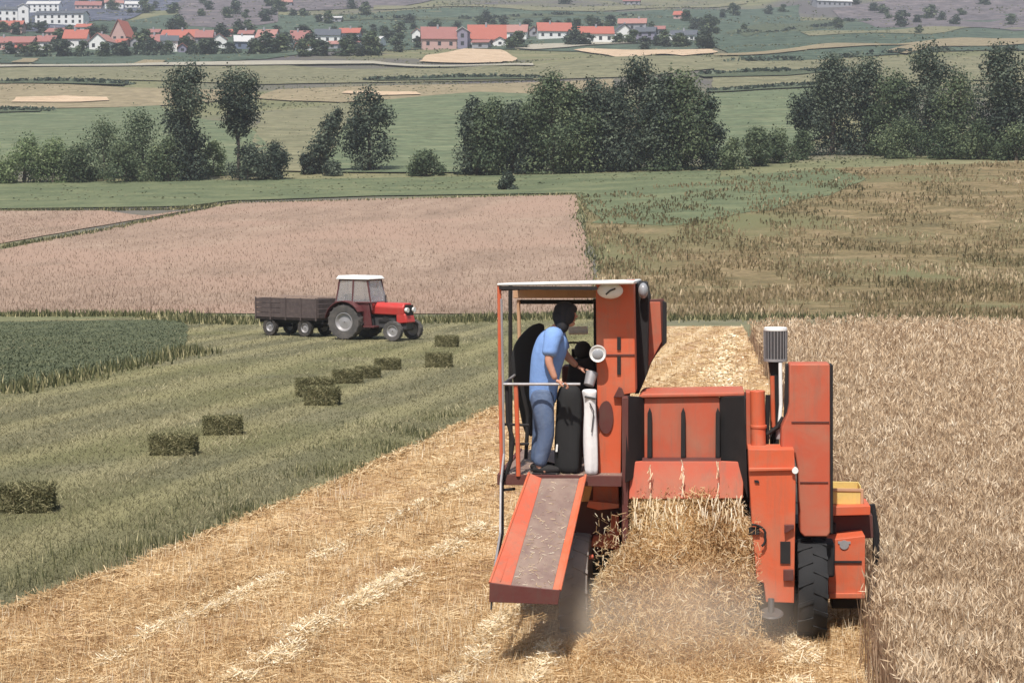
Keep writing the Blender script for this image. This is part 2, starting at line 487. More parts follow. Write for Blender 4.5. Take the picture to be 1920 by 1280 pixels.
brown = field("ripe_field", [(-200, 585), (-200, 480), (0, 470), (190, 432), (400, 390), (450, 382), (700, 374), (1080, 367), (1090, 420), (1112, 500), (1128, 588), (930, 590), (350, 588), (100, 588)], M['brown'], .03, .5)
brown2 = field("ripe_field", [(-260, 466), (-260, 402), (0, 397), (190, 396), (270, 406), (350, 396), (180, 426), (0, 458)], M['brown'], .03, .5)
weeds = field("weedy_field", [(1132, 590), (1118, 500), (1096, 420), (1088, 372), (1300, 345), (1550, 318), (1920, 306), (2200, 300), (2300, 600), (1900, 606), (1600, 596), (1400, 596), (1240, 600)], M['weeds'], .03, .5)
greenf = field("pasture", [(1092, 368), (1320, 338), (1560, 318), (1620, 340), (1530, 372), (1400, 400), (1250, 425), (1108, 420)], M['green'], .042, 1.2)
greens = field("pasture", [(-260, 392), (-260, 345), (0, 345), (350, 340), (900, 332), (1350, 322), (1340, 342), (1200, 362), (1086, 372), (1080, 364), (700, 369), (430, 378), (350, 388), (0, 393)], M['green'], .04, .6)

# far fields ---------------------------------------------------------------
for nm, pts, mt, dz in [
    ("valley_meadow", [(-200, 300), (-200, 205), (300, 200), (480, 250), (520, 320), (200, 335)], 'lightgreen', .05),
    ("valley_meadow", [(480, 320), (490, 215), (640, 195), (700, 205), (640, 260), (600, 325)], 'olive', .05),
    ("valley_meadow", [(600, 325), (650, 235), (720, 190), (900, 175), (1200, 190), (1000, 325)], 'lightgreen', .055),
    ("valley_meadow", [(1335, 300), (1330, 178), (1420, 172), (1560, 165), (1560, 250), (1500, 270), (1420, 300)], 'lightgreen', .05),
    ("valley_strip", [(-200, 200), (-200, 163), (230, 166), (480, 172), (470, 186), (300, 200)], 'tan', .05),
    ("valley_strip", [(480, 186), (520, 170), (860, 160), (1150, 150), (1150, 178), (700, 190), (640, 194)], 'tan', .05),
    ("valley_strip", [(-200, 160), (-200, 128), (500, 122), (1000, 122), (1700, 108), (1700, 120), (1200, 145), (500, 160)], 'olive', .05),
    ("valley_strip", [(1340, 168), (1340, 130), (1700, 116), (2100, 100), (2100, 150), (1560, 160)], 'olive', .055),
    ("bare_earth", [(20, 195), (30, 186), (120, 183), (200, 186), (205, 192), (150, 195)], 'pale', .09),
    ("bare_earth", [(640, 178), (650, 174), (780, 176), (790, 181), (700, 183)], 'pale', .09),
    ("bare_earth", [(785, 118), (800, 106), (870, 94), (940, 96), (970, 112), (940, 120), (860, 121)], 'pale', .10),
    ("bare_earth", [(1075, 96), (1100, 93), (1250, 96), (1330, 95), (1345, 101), (1280, 108), (1140, 106)], 'pale', .10),
    ("hedge_line", [(-100, 163), (-100, 157), (120, 152), (240, 158), (230, 163), (100, 160)], 'hedge', .10),
    ("hedge_line", [(700, 154), (720, 150), (860, 146), (1000, 147), (1000, 151), (850, 153)], 'hedge', .10),
    ("hedge_line", [(1300, 142), (1500, 134), (1600, 136), (1480, 145), (1320, 148)], 'hedge', .10),
    ("hedge_line", [(1330, 172), (1440, 164), (1540, 160), (1540, 165), (1440, 171), (1335, 177)], 'hedge', .10),
    ("hedge_line", [(-200, 212), (0, 207), (80, 207), (75, 213), (0, 215)], 'hedge', .10),
    ("hillside", [(-200, 118), (-200, 60), (300, 30), (700, 25), (1000, 20), (1500, 10), (1500, 80), (1330, 92), (800, 92), (500, 112)], 'deep', .05),
    ("hillside", [(1340, 90), (1500, 40), (2100, 20), (2100, 90), (1600, 108), (1400, 116)], 'deep', .06),
    ("scrub_slope", [(1560, 20), (1700, -8), (2200, -60), (2200, 30), (1900, 60), (1640, 52)], 'mauve', .09),
    ("scrub_slope", [(340, 50), (330, 8), (420, -20), (640, -30), (900, -10), (760, 12), (520, 22), (520, 44), (430, 54)], 'mauve', .09),
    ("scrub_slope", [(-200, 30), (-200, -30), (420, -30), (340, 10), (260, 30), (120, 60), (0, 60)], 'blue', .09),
    ("field_track", [(1340, 105), (1500, 92), (1700, 84), (1960, 70), (1960, 75), (1720, 88), (1520, 96), (1340, 108)], 'tan', .12),
    ("field_track", [(-100, 128), (300, 121), (700, 118), (1000, 123), (1000, 127), (700, 123), (300, 126), (-100, 133)], 'road', .12),
    ("field_track", [(1660, 100), (1800, 82), (2000, 72), (2000, 78), (1820, 90), (1700, 104)], 'tan', .12),
    ("field_track", [(960, 93), (1000, 86), (1080, 84), (1200, 80), (1200, 84), (1060, 92), (1000, 96)], 'road', .12),
    ("valley_strip", [(1500, 62), (1700, 56), (2000, 40), (2000, 46), (1720, 66), (1520, 70)], 'olive', .09),
    ("valley_strip", [(700, 12), (1000, 14), (1400, 2), (1400, 8), (1000, 22), (700, 20)], 'olive', .09),
    ("valley_strip", [(600, 38), (900, 34), (1200, 30), (1200, 34), (900, 40), (600, 44)], 'hedge', .09),
    ("valley_strip", [(1360, 62), (1600, 34), (1640, 36), (1400, 72)], 'hedge', .09),
    ("bare_earth", [(20, 120), (40, 112), (75, 112), (60, 120)], 'tan', .10),
    ("bare_earth", [(250, 122), (270, 115), (310, 116), (300, 122)], 'tan', .10),
]:
    field(nm, pts, M[mt], dz, 1.2)

# ------------------------------------------------------------------ crops, stubble, straw
wheat_c = [(0, srgb(132, 104, 80)), (.35, srgb(186, 161, 130)), (.7, srgb(214, 192, 162)), (1, srgb(243, 228, 203))]
M['wheat_blade'] = blade_mat("wheat stalks", wheat_c)
M['wheat_stalk'] = blade_mat('wheat stems', [(0, srgb(100, 76, 60)), (.5, srgb(152, 125, 102)), (1, srgb(198, 172, 145))])
M['straw'] = blade_mat("golden straw", [(0, srgb(152, 120, 84)), (.25, srgb(190, 159, 117)), (.65, srgb(214, 187, 144)), (1, srgb(242, 224, 188))])
M['air_straw'] = blade_mat('flying straw', [(0, srgb(186, 152, 112)), (.35, srgb(222, 194, 150)), (.7, srgb(244, 222, 180)), (1, srgb(252, 244, 220))], .5)
M['pale_straw'] = blade_mat("pale dry straw", [(0, srgb(204, 176, 134)), (.5, srgb(234, 214, 176)), (1, srgb(252, 244, 224))])
M['grass'] = blade_mat("meadow grass", [(0, srgb(76, 78, 56)), (.35, srgb(106, 103, 78)), (.7, srgb(134, 128, 98)), (1, srgb(186, 176, 142))])
M['tall_grass'] = blade_mat("tall green grass", [(0, srgb(64, 70, 48)), (.5, srgb(100, 102, 70)), (.8, srgb(140, 136, 98)), (1, srgb(206, 194, 152))])
M['crop_leaf'] = blade_mat("dark crop leaves", [(0, srgb(64, 72, 54)), (.6, srgb(88, 95, 72)), (1, srgb(122, 126, 96))])
M['brown_blade'] = blade_mat("pink brown stalks", [(0, srgb(124, 105, 90)), (.5, srgb(150, 129, 112)), (1, srgb(178, 157, 139))])
M['valley_tuft'] = blade_mat('valley tussocks', [(0, srgb(88, 94, 70)), (.5, srgb(110, 114, 86)), (1, srgb(146, 140, 112))])
M['weed_blade'] = blade_mat("olive and tan weeds", [(0, srgb(92, 88, 62)), (.35, srgb(122, 110, 80)), (.7, srgb(156, 137, 106)), (1, srgb(204, 184, 152))])

p = sample(wheat, 110000, 1.8, 11, 70, 1.25)
sc = np.clip(p[:, 1] / 24, .8, 2.6)
def lumps(p, fx, fy, o): return np.array([noise.noise(Vector((a * fx, b * fy, o))) for a, b in p])
p = p + rng.normal(0, .07, p.shape)
cl = lumps(p, 1.7, 1.1, 0) + .7 * lumps(p, 6, 3.5, 5)
hh = .66 * (1 + .14 * cl) * rng.uniform(.85, 1.15, len(p))
blades("wheat_stalks", M['wheat_stalk'], p, hh, .014 * sc, .25, shape='tri', label="standing stalks of the ripe wheat right of the combine", cat="wheat")
k = np.concatenate([np.arange(len(p)), rng.integers(0, len(p), 60000)])
pe = p[k] + rng.normal(0, .03, (len(k), 2)); he = hh[k]
az = rng.uniform(0, 2 * np.pi, len(k)); droop = rng.normal(.95, .4, len(k)); Le = .095 * rng.uniform(.7, 1.3, len(k)) * np.clip(sc[k], 1, 2.0)
d = np.stack([np.cos(az) * np.cos(droop), np.sin(az) * np.cos(droop), np.sin(droop)], 1) * Le[:, None]
B = np.stack([pe[:, 0], pe[:, 1], terr(pe[:, 0], pe[:, 1]) + he * .93], 1)
sd = np.cross(d, rng.normal(0, 1, (len(k), 3))); sd /= np.linalg.norm(sd, axis=1)[:, None]; sd *= (.0072 * sc[k])[:, None]
v = np.stack([B, B + d * .5 + sd, B + d, B + d * .5 - sd], 1)
tag(link("wheat_ears", arr_mesh("wheat_ears", v.reshape(-1, 3), np.arange(4 * len(k)).reshape(-1, 4), np.clip(rng.normal(.5, .18, len(k)) + cl[k] * .35, 0, 1)), M['wheat_blade']), label="pale ears of the ripe wheat right of the combine", cat="wheat", kind="stuff")
p = sample(stubble, 70000, 1.9, 12.5, 72, 1.2)
sc = np.clip(p[:, 1] / 22, .8, 3)
blades("stubble", M['straw'], p, .13 * rng.uniform(.4, 1.4, len(p)), .012 * sc, .5,
       label="cut golden stubble left of and behind the combine", cat="stubble")
p = sample(stubble, 70000, 2.0, 12.5, 72, 1.2)
sc = np.clip(p[:, 1] / 22, .8, 3)
P3 = np.concatenate([p, rng.uniform(.015, .07, len(p))[:, None]], 1)
cl = np.array([noise.noise(Vector((a * 1.3, b * .8, 4))) for a, b in p])
straws("loose_straw", M['straw'], P3, .22, .0095 * sc, var=np.clip(rng.normal(.45, .2, len(p)) + cl * .4, 0, 1), tilt=.2,
       label="loose golden straw scattered over the cut stubble", cat="straw")
# windrows of pale straw
p = sample(stubble, 26000, 1.9, 12.5, 60, 1.2)
p = p[lumps(p, .9, .35, 21) + .7 * lumps(p, 3.2, 1.6, 22) > .16]
blades("pale_tufts", M['pale_straw'], p, .20 * rng.uniform(.4, 1.3, len(p)), .011 * np.clip(p[:, 1] / 22, .8, 2.4), .5, label="pale upright tufts of stubble the cutter left standing", cat="stubble")
def windrow(name, pts, width, hgt, n, label, mat='pale_straw', px=.0085):
    w = W(pts); seg = [(w[i], w[i + 1]) for i in range(len(w) - 1)]
    L = np.array([(b - a).length / max(1, ((a.y + b.y) / 2) ** 1.0) for a, b in seg]); L /= L.sum()
    idx = rng.choice(len(seg), n, p=L); q = rng.uniform(0, 1, n)
    A = np.array([[a.x, a.y] for a, b in seg])[idx]; B = np.array([[b.x, b.y] for a, b in seg])[idx]
    c = A + (B - A) * q[:, None]
    wob = np.array([noise.noise(Vector((yy * .9, .5, 0))) for yy in c[:, 1]])
    off = np.clip(rng.normal(0, .5, n), -1.6, 1.6); spill = rng.uniform(0, 1, n) < .35; off = np.where(spill, rng.normal(0, 1.3, n), off)
    gap = np.array([noise.noise(Vector((yy * 1.6, 9.5, 0))) + .6 * noise.noise(Vector((xx * 5, yy * 3.2, 4))) for xx, yy in c])
    k = gap + rng.normal(0, .1, n) > -.12
    c[:, 0] += off * width / 2 + wob * .12
    z = hgt * np.clip(1 - off ** 2, .08, 1) * rng.uniform(0, 1, n) * np.clip(gap * 1.5 + .8, .3, 1) + .015
    P = np.concatenate([c, (z + terr(c[:, 0], c[:, 1]))[:, None]], 1)[k]
    straws(name, M[mat], P, .17, px * np.clip(P[:, 1] / 20, .9, 3), label=label, cat="straw")
windrow("straw_row", [(430, 1290), (560, 1215), (700, 1125), (930, 985)], .34, .13, 26000, "narrow row of pale straw across the lower left stubble")
windrow("straw_row", [(830, 1300), (900, 1230), (960, 1165), (1000, 1120)], .24, .10, 7000, "short pale straw row just left of the combine")
windrow("straw_row", [(1352, 760), (1360, 690), (1372, 632)], .6, .12, 7000, "pale straw row on the cut strip ahead of the combine", px=.02)
windrow("straw_row", [(100, 1290), (330, 1180), (620, 1040), (930, 880)], .22, .08, 10000, "thin pale straw line left of the bright row, reaching the bottom left")
windrow("straw_row", [(980, 1300), (1010, 1250), (1040, 1215)], .3, .12, 2600, "pale straw right behind the left wheel of the combine")
windrow("straw_row", [(0, 1158), (130, 1112), (350, 1026), (600, 926), (800, 835), (930, 770)], .26, .08, 9000, "thin line of golden straw along the meadow edge", 'straw')
windrow("straw_row", [(300, 1165), (700, 1000), (930, 905)], .22, .08, 3600, "faint straw row between the meadow edge and the bright row", 'straw')
windrow("straw_row", [(1480, 1300), (1500, 1220), (1530, 1190)], .5, .12, 4000, "bright straw lying behind the right wheel of the combine")

p = sample(meadow, 120000, 1.8, 13, 80, 1.15)
sc = np.clip(p[:, 1] / 24, .8, 3)
cl = np.array([noise.noise(Vector(((a - .21 * b) * 1.1, b * .12, 7))) + .16 * math.sin((a - .21 * b) * 2.7 + 7 * noise.noise(Vector((a * .25, b * .06, 1)))) for a, b in p])
blades("meadow_grass", M['grass'], p, (.035 + .04 * np.clip(cl + .3, 0, 1)) * rng.uniform(.4, 1.5, len(p)), .013 * sc, 2.2,
       var=np.clip(rng.normal(.48, .2, len(p)) + cl * .5, 0, 1), label="short olive grass of the mown meadow", cat="grass")
# taller grass left along the edge between meadow and stubble
edge = W([(-100, 1180), (0, 1145), (130, 1100), (350, 1015), (600, 915), (800, 825), (900, 780)])
pp = []
for a, b in zip(edge[:-1], edge[1:]):
    n = int(500 + 260 * (b - a).length)
    q = rng.uniform(0, 1, n); off = rng.exponential(.55, n)
    d = (b - a).normalized(); nn = Vector((-d.y, d.x))
    c = np.array([[a.x, a.y]]) + np.outer(q, [b.x - a.x, b.y - a.y]) + np.outer(off, [nn.x, nn.y])
    g = np.array([noise.noise(Vector((x * 1.2, y * .6, 2))) for x, y in c])
    pp.append(c[g + rng.normal(0, .1, n) > 0.08])
p = np.concatenate(pp)
blades("tall_grass", M['tall_grass'], p, .10 * rng.uniform(.3, 1.9, len(p)), .016 * np.clip(p[:, 1] / 26, .8, 2), .5,
       label="tall uncut green grass along the edge of the stubble", cat="grass")
p = sample(crop, 20000, 1.4, 36, 85, 1.15)
blades("crop_plants", M['crop_leaf'], p, .07 * rng.uniform(.4, 1.4, len(p)), .045, 1.4, shape='ear', label="low dark green crop on the far left", cat="crop")
pa = sample(brown, 30000, 1.6, 78, 200, 1.1); pb = sample(brown2, 5000, 1.5, 100, 200, 1.1)
p = np.concatenate([pa, pb])
blades("ripe_stalks", M['brown_blade'], p, .22 * rng.uniform(.4, 1.3, len(p)), .05 * np.clip(p[:, 1] / 100, .8, 2), .6, shape='tri',
       label="pinkish brown ripe crop on the slope behind the tractor", cat="crop")
p = sample(weeds, 42000, 1.6, 76, 220, 1.1)
p = p[lumps(p, .25, .16, 12) + .5 * lumps(p, .9, .6, 2) + rng.normal(0, .12, len(p)) > -.05]
cl = np.array([noise.noise(Vector((a * .12, b * .08, 3))) for a, b in p])
blades("tall_weeds", M['weed_blade'], p, .26 * rng.uniform(.3, 1.9, len(p)), .10 * np.clip(p[:, 1] / 100, .8, 2), .5, shape='ear',
       var=np.clip(rng.normal(.42, .2, len(p)) + cl * .5 + .12 - .40 * np.clip((p[:, 1] - 115) / 45, 0, 1) * np.clip((40 - p[:, 0]) / 20, 0, 1), 0, 1), label="olive and tan weeds in the field beyond the combine", cat="weeds")
# tussocks over the valley floor and the far slope, leafy hedges on the hedge lines
n = 52000
yy = 178 * (1300 / 178) ** rng.uniform(0, 1, n); xx = rng.uniform(-1, 1, n) * yy * .32
p = np.stack([xx, yy], 1); p = p[lumps(p, .02, .015, 6) + .6 * lumps(p, .09, .05, 2) + rng.normal(0, .12, n) > .03]
kk = np.clip(p[:, 1] / 260, .8, 4)
blades("tussocks", M['valley_tuft'], p, .20 * kk * rng.uniform(.3, 1.5, len(p)), .42 * kk, .9, shape='ear', label="rough tussocks scattered over the valley meadows and the far slope", cat="grass")
for hi, pts in enumerate([[(-100, 161), (120, 155), (235, 160)], [(700, 153), (860, 148), (1000, 149)], [(1300, 143), (1500, 136), (1600, 137)], [(1335, 174), (1440, 167), (1540, 162)], [(-200, 211), (0, 209), (78, 210)],
                          [(600, 41), (900, 37), (1200, 32)], [(1370, 68), (1500, 54), (1640, 36)], [(40, 108), (260, 104), (500, 102)], [(1340, 118), (1600, 106), (1900, 96)]]):
    w = W(pts)
    for a, b in zip(w[:-1], w[1:]):
        n = 620; q = rng.uniform(0, 1, n); g_ = np.array([noise.noise(Vector((t_1 * 9, hi, 0))) for t_1 in q])
        c = (np.array([[a.x, a.y]]) + np.outer(q, [b.x - a.x, b.y - a.y]) + rng.normal(0, 1.3, (n, 2)))[g_ > .02]
        c3 = np.concatenate([c, (terr(c[:, 0], c[:, 1]) + rng.uniform(.1, 1.0, len(c)) * np.clip(c[:, 1].mean() / 500, .35, 1.2))[:, None]], 1)
        straws("hedge_leaves", M['leaf_dark'], c3, 1.1 * max(.5, c[:, 1].mean() / 500), .9 * max(.5, c[:, 1].mean() / 500), tilt=.7, label="straggling dark hedge growing between two far fields", cat="hedge")
# rough verge grass between the fields
pv = []
for line, k, spread in (([(330, 596), (420, 604), (470, 606)], 1600, 1.6), ([(360, 660), (330, 668), (150, 708), (0, 738)], 1500, .7),
                        ([(800, 604), (930, 598), (1130, 594), (1250, 598), (1500, 596), (1900, 600)], 6000, 1.6),
                        ([(0, 592), (350, 592)], 1500, .8),
                        ([(0, 466), (200, 432), (400, 388)], 1600, .8), ([(1084, 366), (1100, 440), (1125, 510), (1130, 590)], 1500, 1.0), ([(0, 396), (330, 393), (450, 382), (1080, 366)], 2500, .9)):
    w = W(line)
    for a, b in zip(w[:-1], w[1:]):
        n = k // (len(w) - 1); q = rng.uniform(0, 1, n)
        c = np.array([[a.x, a.y]]) + np.outer(q, [b.x - a.x, b.y - a.y]) + rng.normal(0, spread * .5, (n, 2))
        pv.append(c)
p = np.concatenate(pv)
blades("verge_grass", M['tall_grass'], p, .24 * rng.uniform(.3, 1.5, len(p)), .08 * np.clip(p[:, 1] / 80, .8, 2), .5, label="rough green verge grass between the fields", cat="grass")

# ------------------------------------------------------------------ trees
M['bark'] = paint_mat("grey brown bark", (.09, .07, .055), .9, .5, (.16, .13, .1), 6)

def crown_mesh(name, prof, H, Wd, nl, size, lean=0.0, nclump=18, seed=0):
    """leaf clumps packed into a crown whose half-width over height follows prof; returns mesh in metres"""
    r = np.random.default_rng(seed)
    hs = np.array([a for a, _ in prof]); ws = np.array([b for _, b in prof])
    cs = []
    for i in range(nclump):
        t = hs[0] + (hs[-1] - hs[0]) * ((i + r.uniform(0, 1)) / nclump)
        w = np.interp(t, hs, ws) * Wd / 2
        a = r.uniform(0, 2 * np.pi); q = np.sqrt(r.uniform(.0, 1)) * .85
        cr = min(w * .75 + .2, Wd * r.uniform(.13, .25))
        cs.append((np.cos(a) * q * max(0, w - cr * .6) + lean * t * H, np.sin(a) * q * max(0, w - cr * .6) * .8, t * H, cr, r.uniform(.75, 1.2), r.uniform(-.24, .24)))
    cs = np.array(cs)
    k = r.choice(len(cs), nl, p=cs[:, 3] ** 2 / (cs[:, 3] ** 2).sum())
    d = r.normal(0, 1, (nl, 3)); d /= np.linalg.norm(d, axis=1)[:, None]
    rad = cs[k, 3] * (1 - .75 * r.uniform(0, 1, nl) ** 2.2) * (1 + .18 * r.normal(0, 1, nl))
    P = cs[k, :3] + d * rad[:, None] * np.stack([np.ones(nl), np.ones(nl), cs[k, 4]], 1)
    P[:, 2] = np.maximum(P[:, 2], .1)
    nrm = d + r.normal(0, .6, (nl, 3)) + np.array([0, 0, .35]); nrm /= np.linalg.norm(nrm, axis=1)[:, None]
    a = np.cross(nrm, r.normal(0, 1, (nl, 3))); a /= np.linalg.norm(a, axis=1)[:, None]
    b = np.cross(nrm, a)
    s = size * r.uniform(.5, 1.3, nl)[:, None]
    v = np.stack([P - a * s * .5, P + b * s * .32, P + a * s * .5, P - b * s * .32], 1)
    var = np.clip(r.normal(.5, .16, nl) + cs[k, 5], 0, 1)
    return arr_mesh(name, v.reshape(-1, 3), np.arange(4 * nl).reshape(nl, 4), var), cs
PROF = {
    'tall': [(.03, .55), (.3, .75), (.55, .95), (.8, .95), (.95, .5), (1.0, .25)],
    'wedge': [(.0, .50), (.3, .55), (.5, .72), (.62, .98), (.85, 1.0), (1.0, .5)],
    'vase': [(.45, .25), (.55, .6), (.7, .95), (.9, 1.0), (1.0, .55)],
    'broad': [(.0, .9), (.3, 1.0), (.6, .95), (.85, .6), (1.0, .25)],
    'cone': [(.05, .9), (.3, 1.0), (.6, .7), (.85, .4), (1.0, .15)],
    'column': [(.05, .8), (.3, .95), (.6, 1.0), (.85, .75), (1.0, .35)],
    'bush': [(.02, .95), (.3, 1.0), (.7, .8), (1.0, .3)],
}
def tree(u, vb, wpx, hpx, style, leaf, label, cat="tree", name="tree", lean=0.0, nl=9500, size=.34, seed=1, group=None, dy=0, nclump=None):
    g = G(u, vb)
    if dy: g = Vector((g.x * (g.y + dy) / g.y, g.y + dy, 0)); g.z = tz(g.x, g.y)
    s = F / g.y; H = hpx / s; Wd = wpx / s * (1.38 if style != 'bush' else 1.3)
    root = empty(name, g, label=label, cat=cat, group=group)
    me, cs = crown_mesh("crown", PROF[style], H, Wd, nl, size, lean, nclump or (12 if style == 'bush' else 22), seed)
    link("crown" if style != 'bush' else "foliage", me, M[leaf], root)
    mb = MB(); th = H * (.8 if style != 'bush' else .5); r0 = max(.06, Wd * .035)
    top = Vector((lean * th, 0, th))
    pts = [Vector((0, 0, -.2)), Vector((lean * th * .4 + .05, .03, th * .4)), top]
    mb.cyl(pts[0], pts[1], r0, r0 * .7, 8); mb.cyl(pts[1], pts[2], r0 * .7, r0 * .2, 8)
    for c in cs[::3]:
        b = Vector((lean * c[2] * .6, 0, c[2] * .6)); mb.cyl(b, Vector(c[:3]), r0 * .35, r0 * .1, 6)
    mb.build("trunk" if style != 'bush' else "stem", M['bark'], root)
    return root
T = [
 (355, 340, 104, 200, 'wedge', 'leaf_dark', "tall grey-green tree, the highest of the left group, beside a thin-stemmed tree", {}),
 (447, 336, 80, 192, 'vase', 'leaf_dark', "thin-stemmed tree with its crown high up, right of the tallest left tree", {'nl': 5760}),
 (585, 326, 62, 118, 'cone', 'leaf_dark', "narrow tree leaning to the right in the middle gap", {'lean': .42, 'nl': 4200}),
 (692, 322, 84, 145, 'column', 'leaf_dark', "upright columnar tree beside the leaning one", {'nl': 6720}),
 (893, 327, 86, 132, 'broad', 'leaf_dark', "first tree at the left end of the central dark clump", {}),
 (925, 328, 90, 126, 'broad', 'leaf_mid', "grey tree squeezed between the first two of the central clump", {}),
 (1075, 325, 100, 150, 'broad', 'leaf_mid', "tree filling the gap left of the dense dark one in the central clump", {}),
 (1155, 321, 96, 150, 'broad', 'leaf_dark', "dark tree left beside the foot of the tallest central tree", {}),
 (1240, 319, 100, 165, 'broad', 'leaf_dark', "dark tree right beside the tallest central tree", {}),
 (960, 326, 96, 122, 'broad', 'leaf_dark', "low broad tree, second from the left in the central clump", {}),
 (1035, 326, 120, 172, 'broad', 'leaf_mid', "round topped tree in the left half of the central clump", {'nl': 10400}),
 (1112, 322, 100, 160, 'broad', 'leaf_dark', "dense dark tree in the middle of the central clump", {}),
 (1198, 320, 118, 196, 'column', 'leaf_dark', "tallest tree of the central clump, above the combine canopy", {'nl': 10400}),
 (1275, 319, 122, 172, 'broad', 'leaf_mid', "wide tree right of the tallest in the central clump", {'nl': 10400}),
 (1325, 318, 66, 128, 'broad', 'leaf_dark', "last tree at the right end of the central clump", {'nl': 5760}),
 (1560, 291, 112, 176, 'broad', 'leaf_dark', "wide crowned tree at the left end of the right clump", {'nl': 10400}),
 (1507, 292, 70, 110, 'vase', 'leaf_dark', "spreading low tree reaching left from the right clump", {'nl': 3520}),
 (1622, 290, 108, 168, 'broad', 'leaf_dark', "dark tree second in the right clump", {}),
 (1680, 291, 110, 138, 'broad', 'leaf_mid', "lower tree in the dip of the right clump", {}),
 (1737, 292, 100, 194, 'column', 'leaf_dark', "pointed tall tree in the middle of the right clump", {'nl': 8800}),
 (1795, 294, 104, 146, 'broad', 'leaf_mid', "tree just right of the pointed tall one", {'nl': 6400}),
 (1870, 297, 100, 200, 'column', 'leaf_dark', "tall tree near the right end of the far row", {'nl': 9600}),
 (1935, 297, 96, 185, 'column', 'leaf_dark', "tree cut by the right edge of the picture", {'nl': 7200}),
]
for i, (u, vb, w, h, st, lf, lab, kw) in enumerate(T):
    tree(u, vb, w, h, st, lf, lab, seed=20 + i, group="field trees along the ditch", **kw)
Bs = [
 (-8, 345, 70, 66, 'leaf_light', "light green bush at the left edge of the picture"),
 (45, 344, 90, 78, 'leaf_light', "light green bush second from the left edge"),
 (100, 344, 80, 70, 'leaf_light', "bright bush below the big dark shrub group at left"),
 (150, 344, 76, 66, 'leaf_mid', "rounded bush in front of the left shrub group"),
 (195, 336, 100, 100, 'leaf_mid', "larger shrub rising behind the rounded bushes at left"),
 (235, 343, 90, 66, 'leaf_mid', "grey green rounded bush right of the larger shrub"),
 (268, 336, 110, 118, 'leaf_mid', "highest shrub of the left group, left of the tall tree"),
 (315, 342, 70, 80, 'leaf_mid', "shrub touching the foot of the tallest left tree"),
 (400, 330, 50, 60, 'leaf_light', "small pale bush between the two tall left trees"),
 (465, 340, 70, 62, 'leaf_dark', "dark bush under the thin-stemmed tree"),
 (517, 338, 62, 62, 'leaf_dark', "dark bush right of the thin-stemmed tree"),
 (570, 328, 36, 34, 'leaf_dark', "low dark bush at the foot of the leaning tree"),
 (625, 330, 40, 22, 'leaf_dark', "flat little bush between the leaning and the upright tree"),
 (798, 330, 70, 38, 'leaf_mid', "isolated low bush left of the central clump"),
 (953, 357, 34, 28, 'leaf_dark', "small dark bush standing alone in the green strip"),
 (1375, 318, 60, 52, 'leaf_mid', "low shrub right after the central clump"),
 (1415, 312, 66, 66, 'leaf_mid', "shrub in the gap between the two big clumps"),
 (1462, 306, 66, 54, 'leaf_mid', "low shrub before the right clump"),
 (1505, 300, 50, 50, 'leaf_mid', "small shrub at the foot of the right clump"),
 (1690, 297, 100, 62, 'leaf_mid', "low shrub along the foot of the right clump, first"),
 (1770, 298, 100, 56, 'leaf_mid', "low shrub in front of the pointed tall tree"),
 (1840, 299, 90, 60, 'leaf_mid', "low shrub left of the tall right-hand tree"),
 (1905, 301, 80, 56, 'leaf_mid', "low shrub at the right edge of the far row"),
]
for i, (u, vb, w, h, lf, lab) in enumerate(Bs):
    tree(u, vb, w, h, 'bush', lf, lab, "bush", "bush", seed=70 + i, nl=4200 if w > 60 else 2200, size=.28, group="bushes along the ditch")

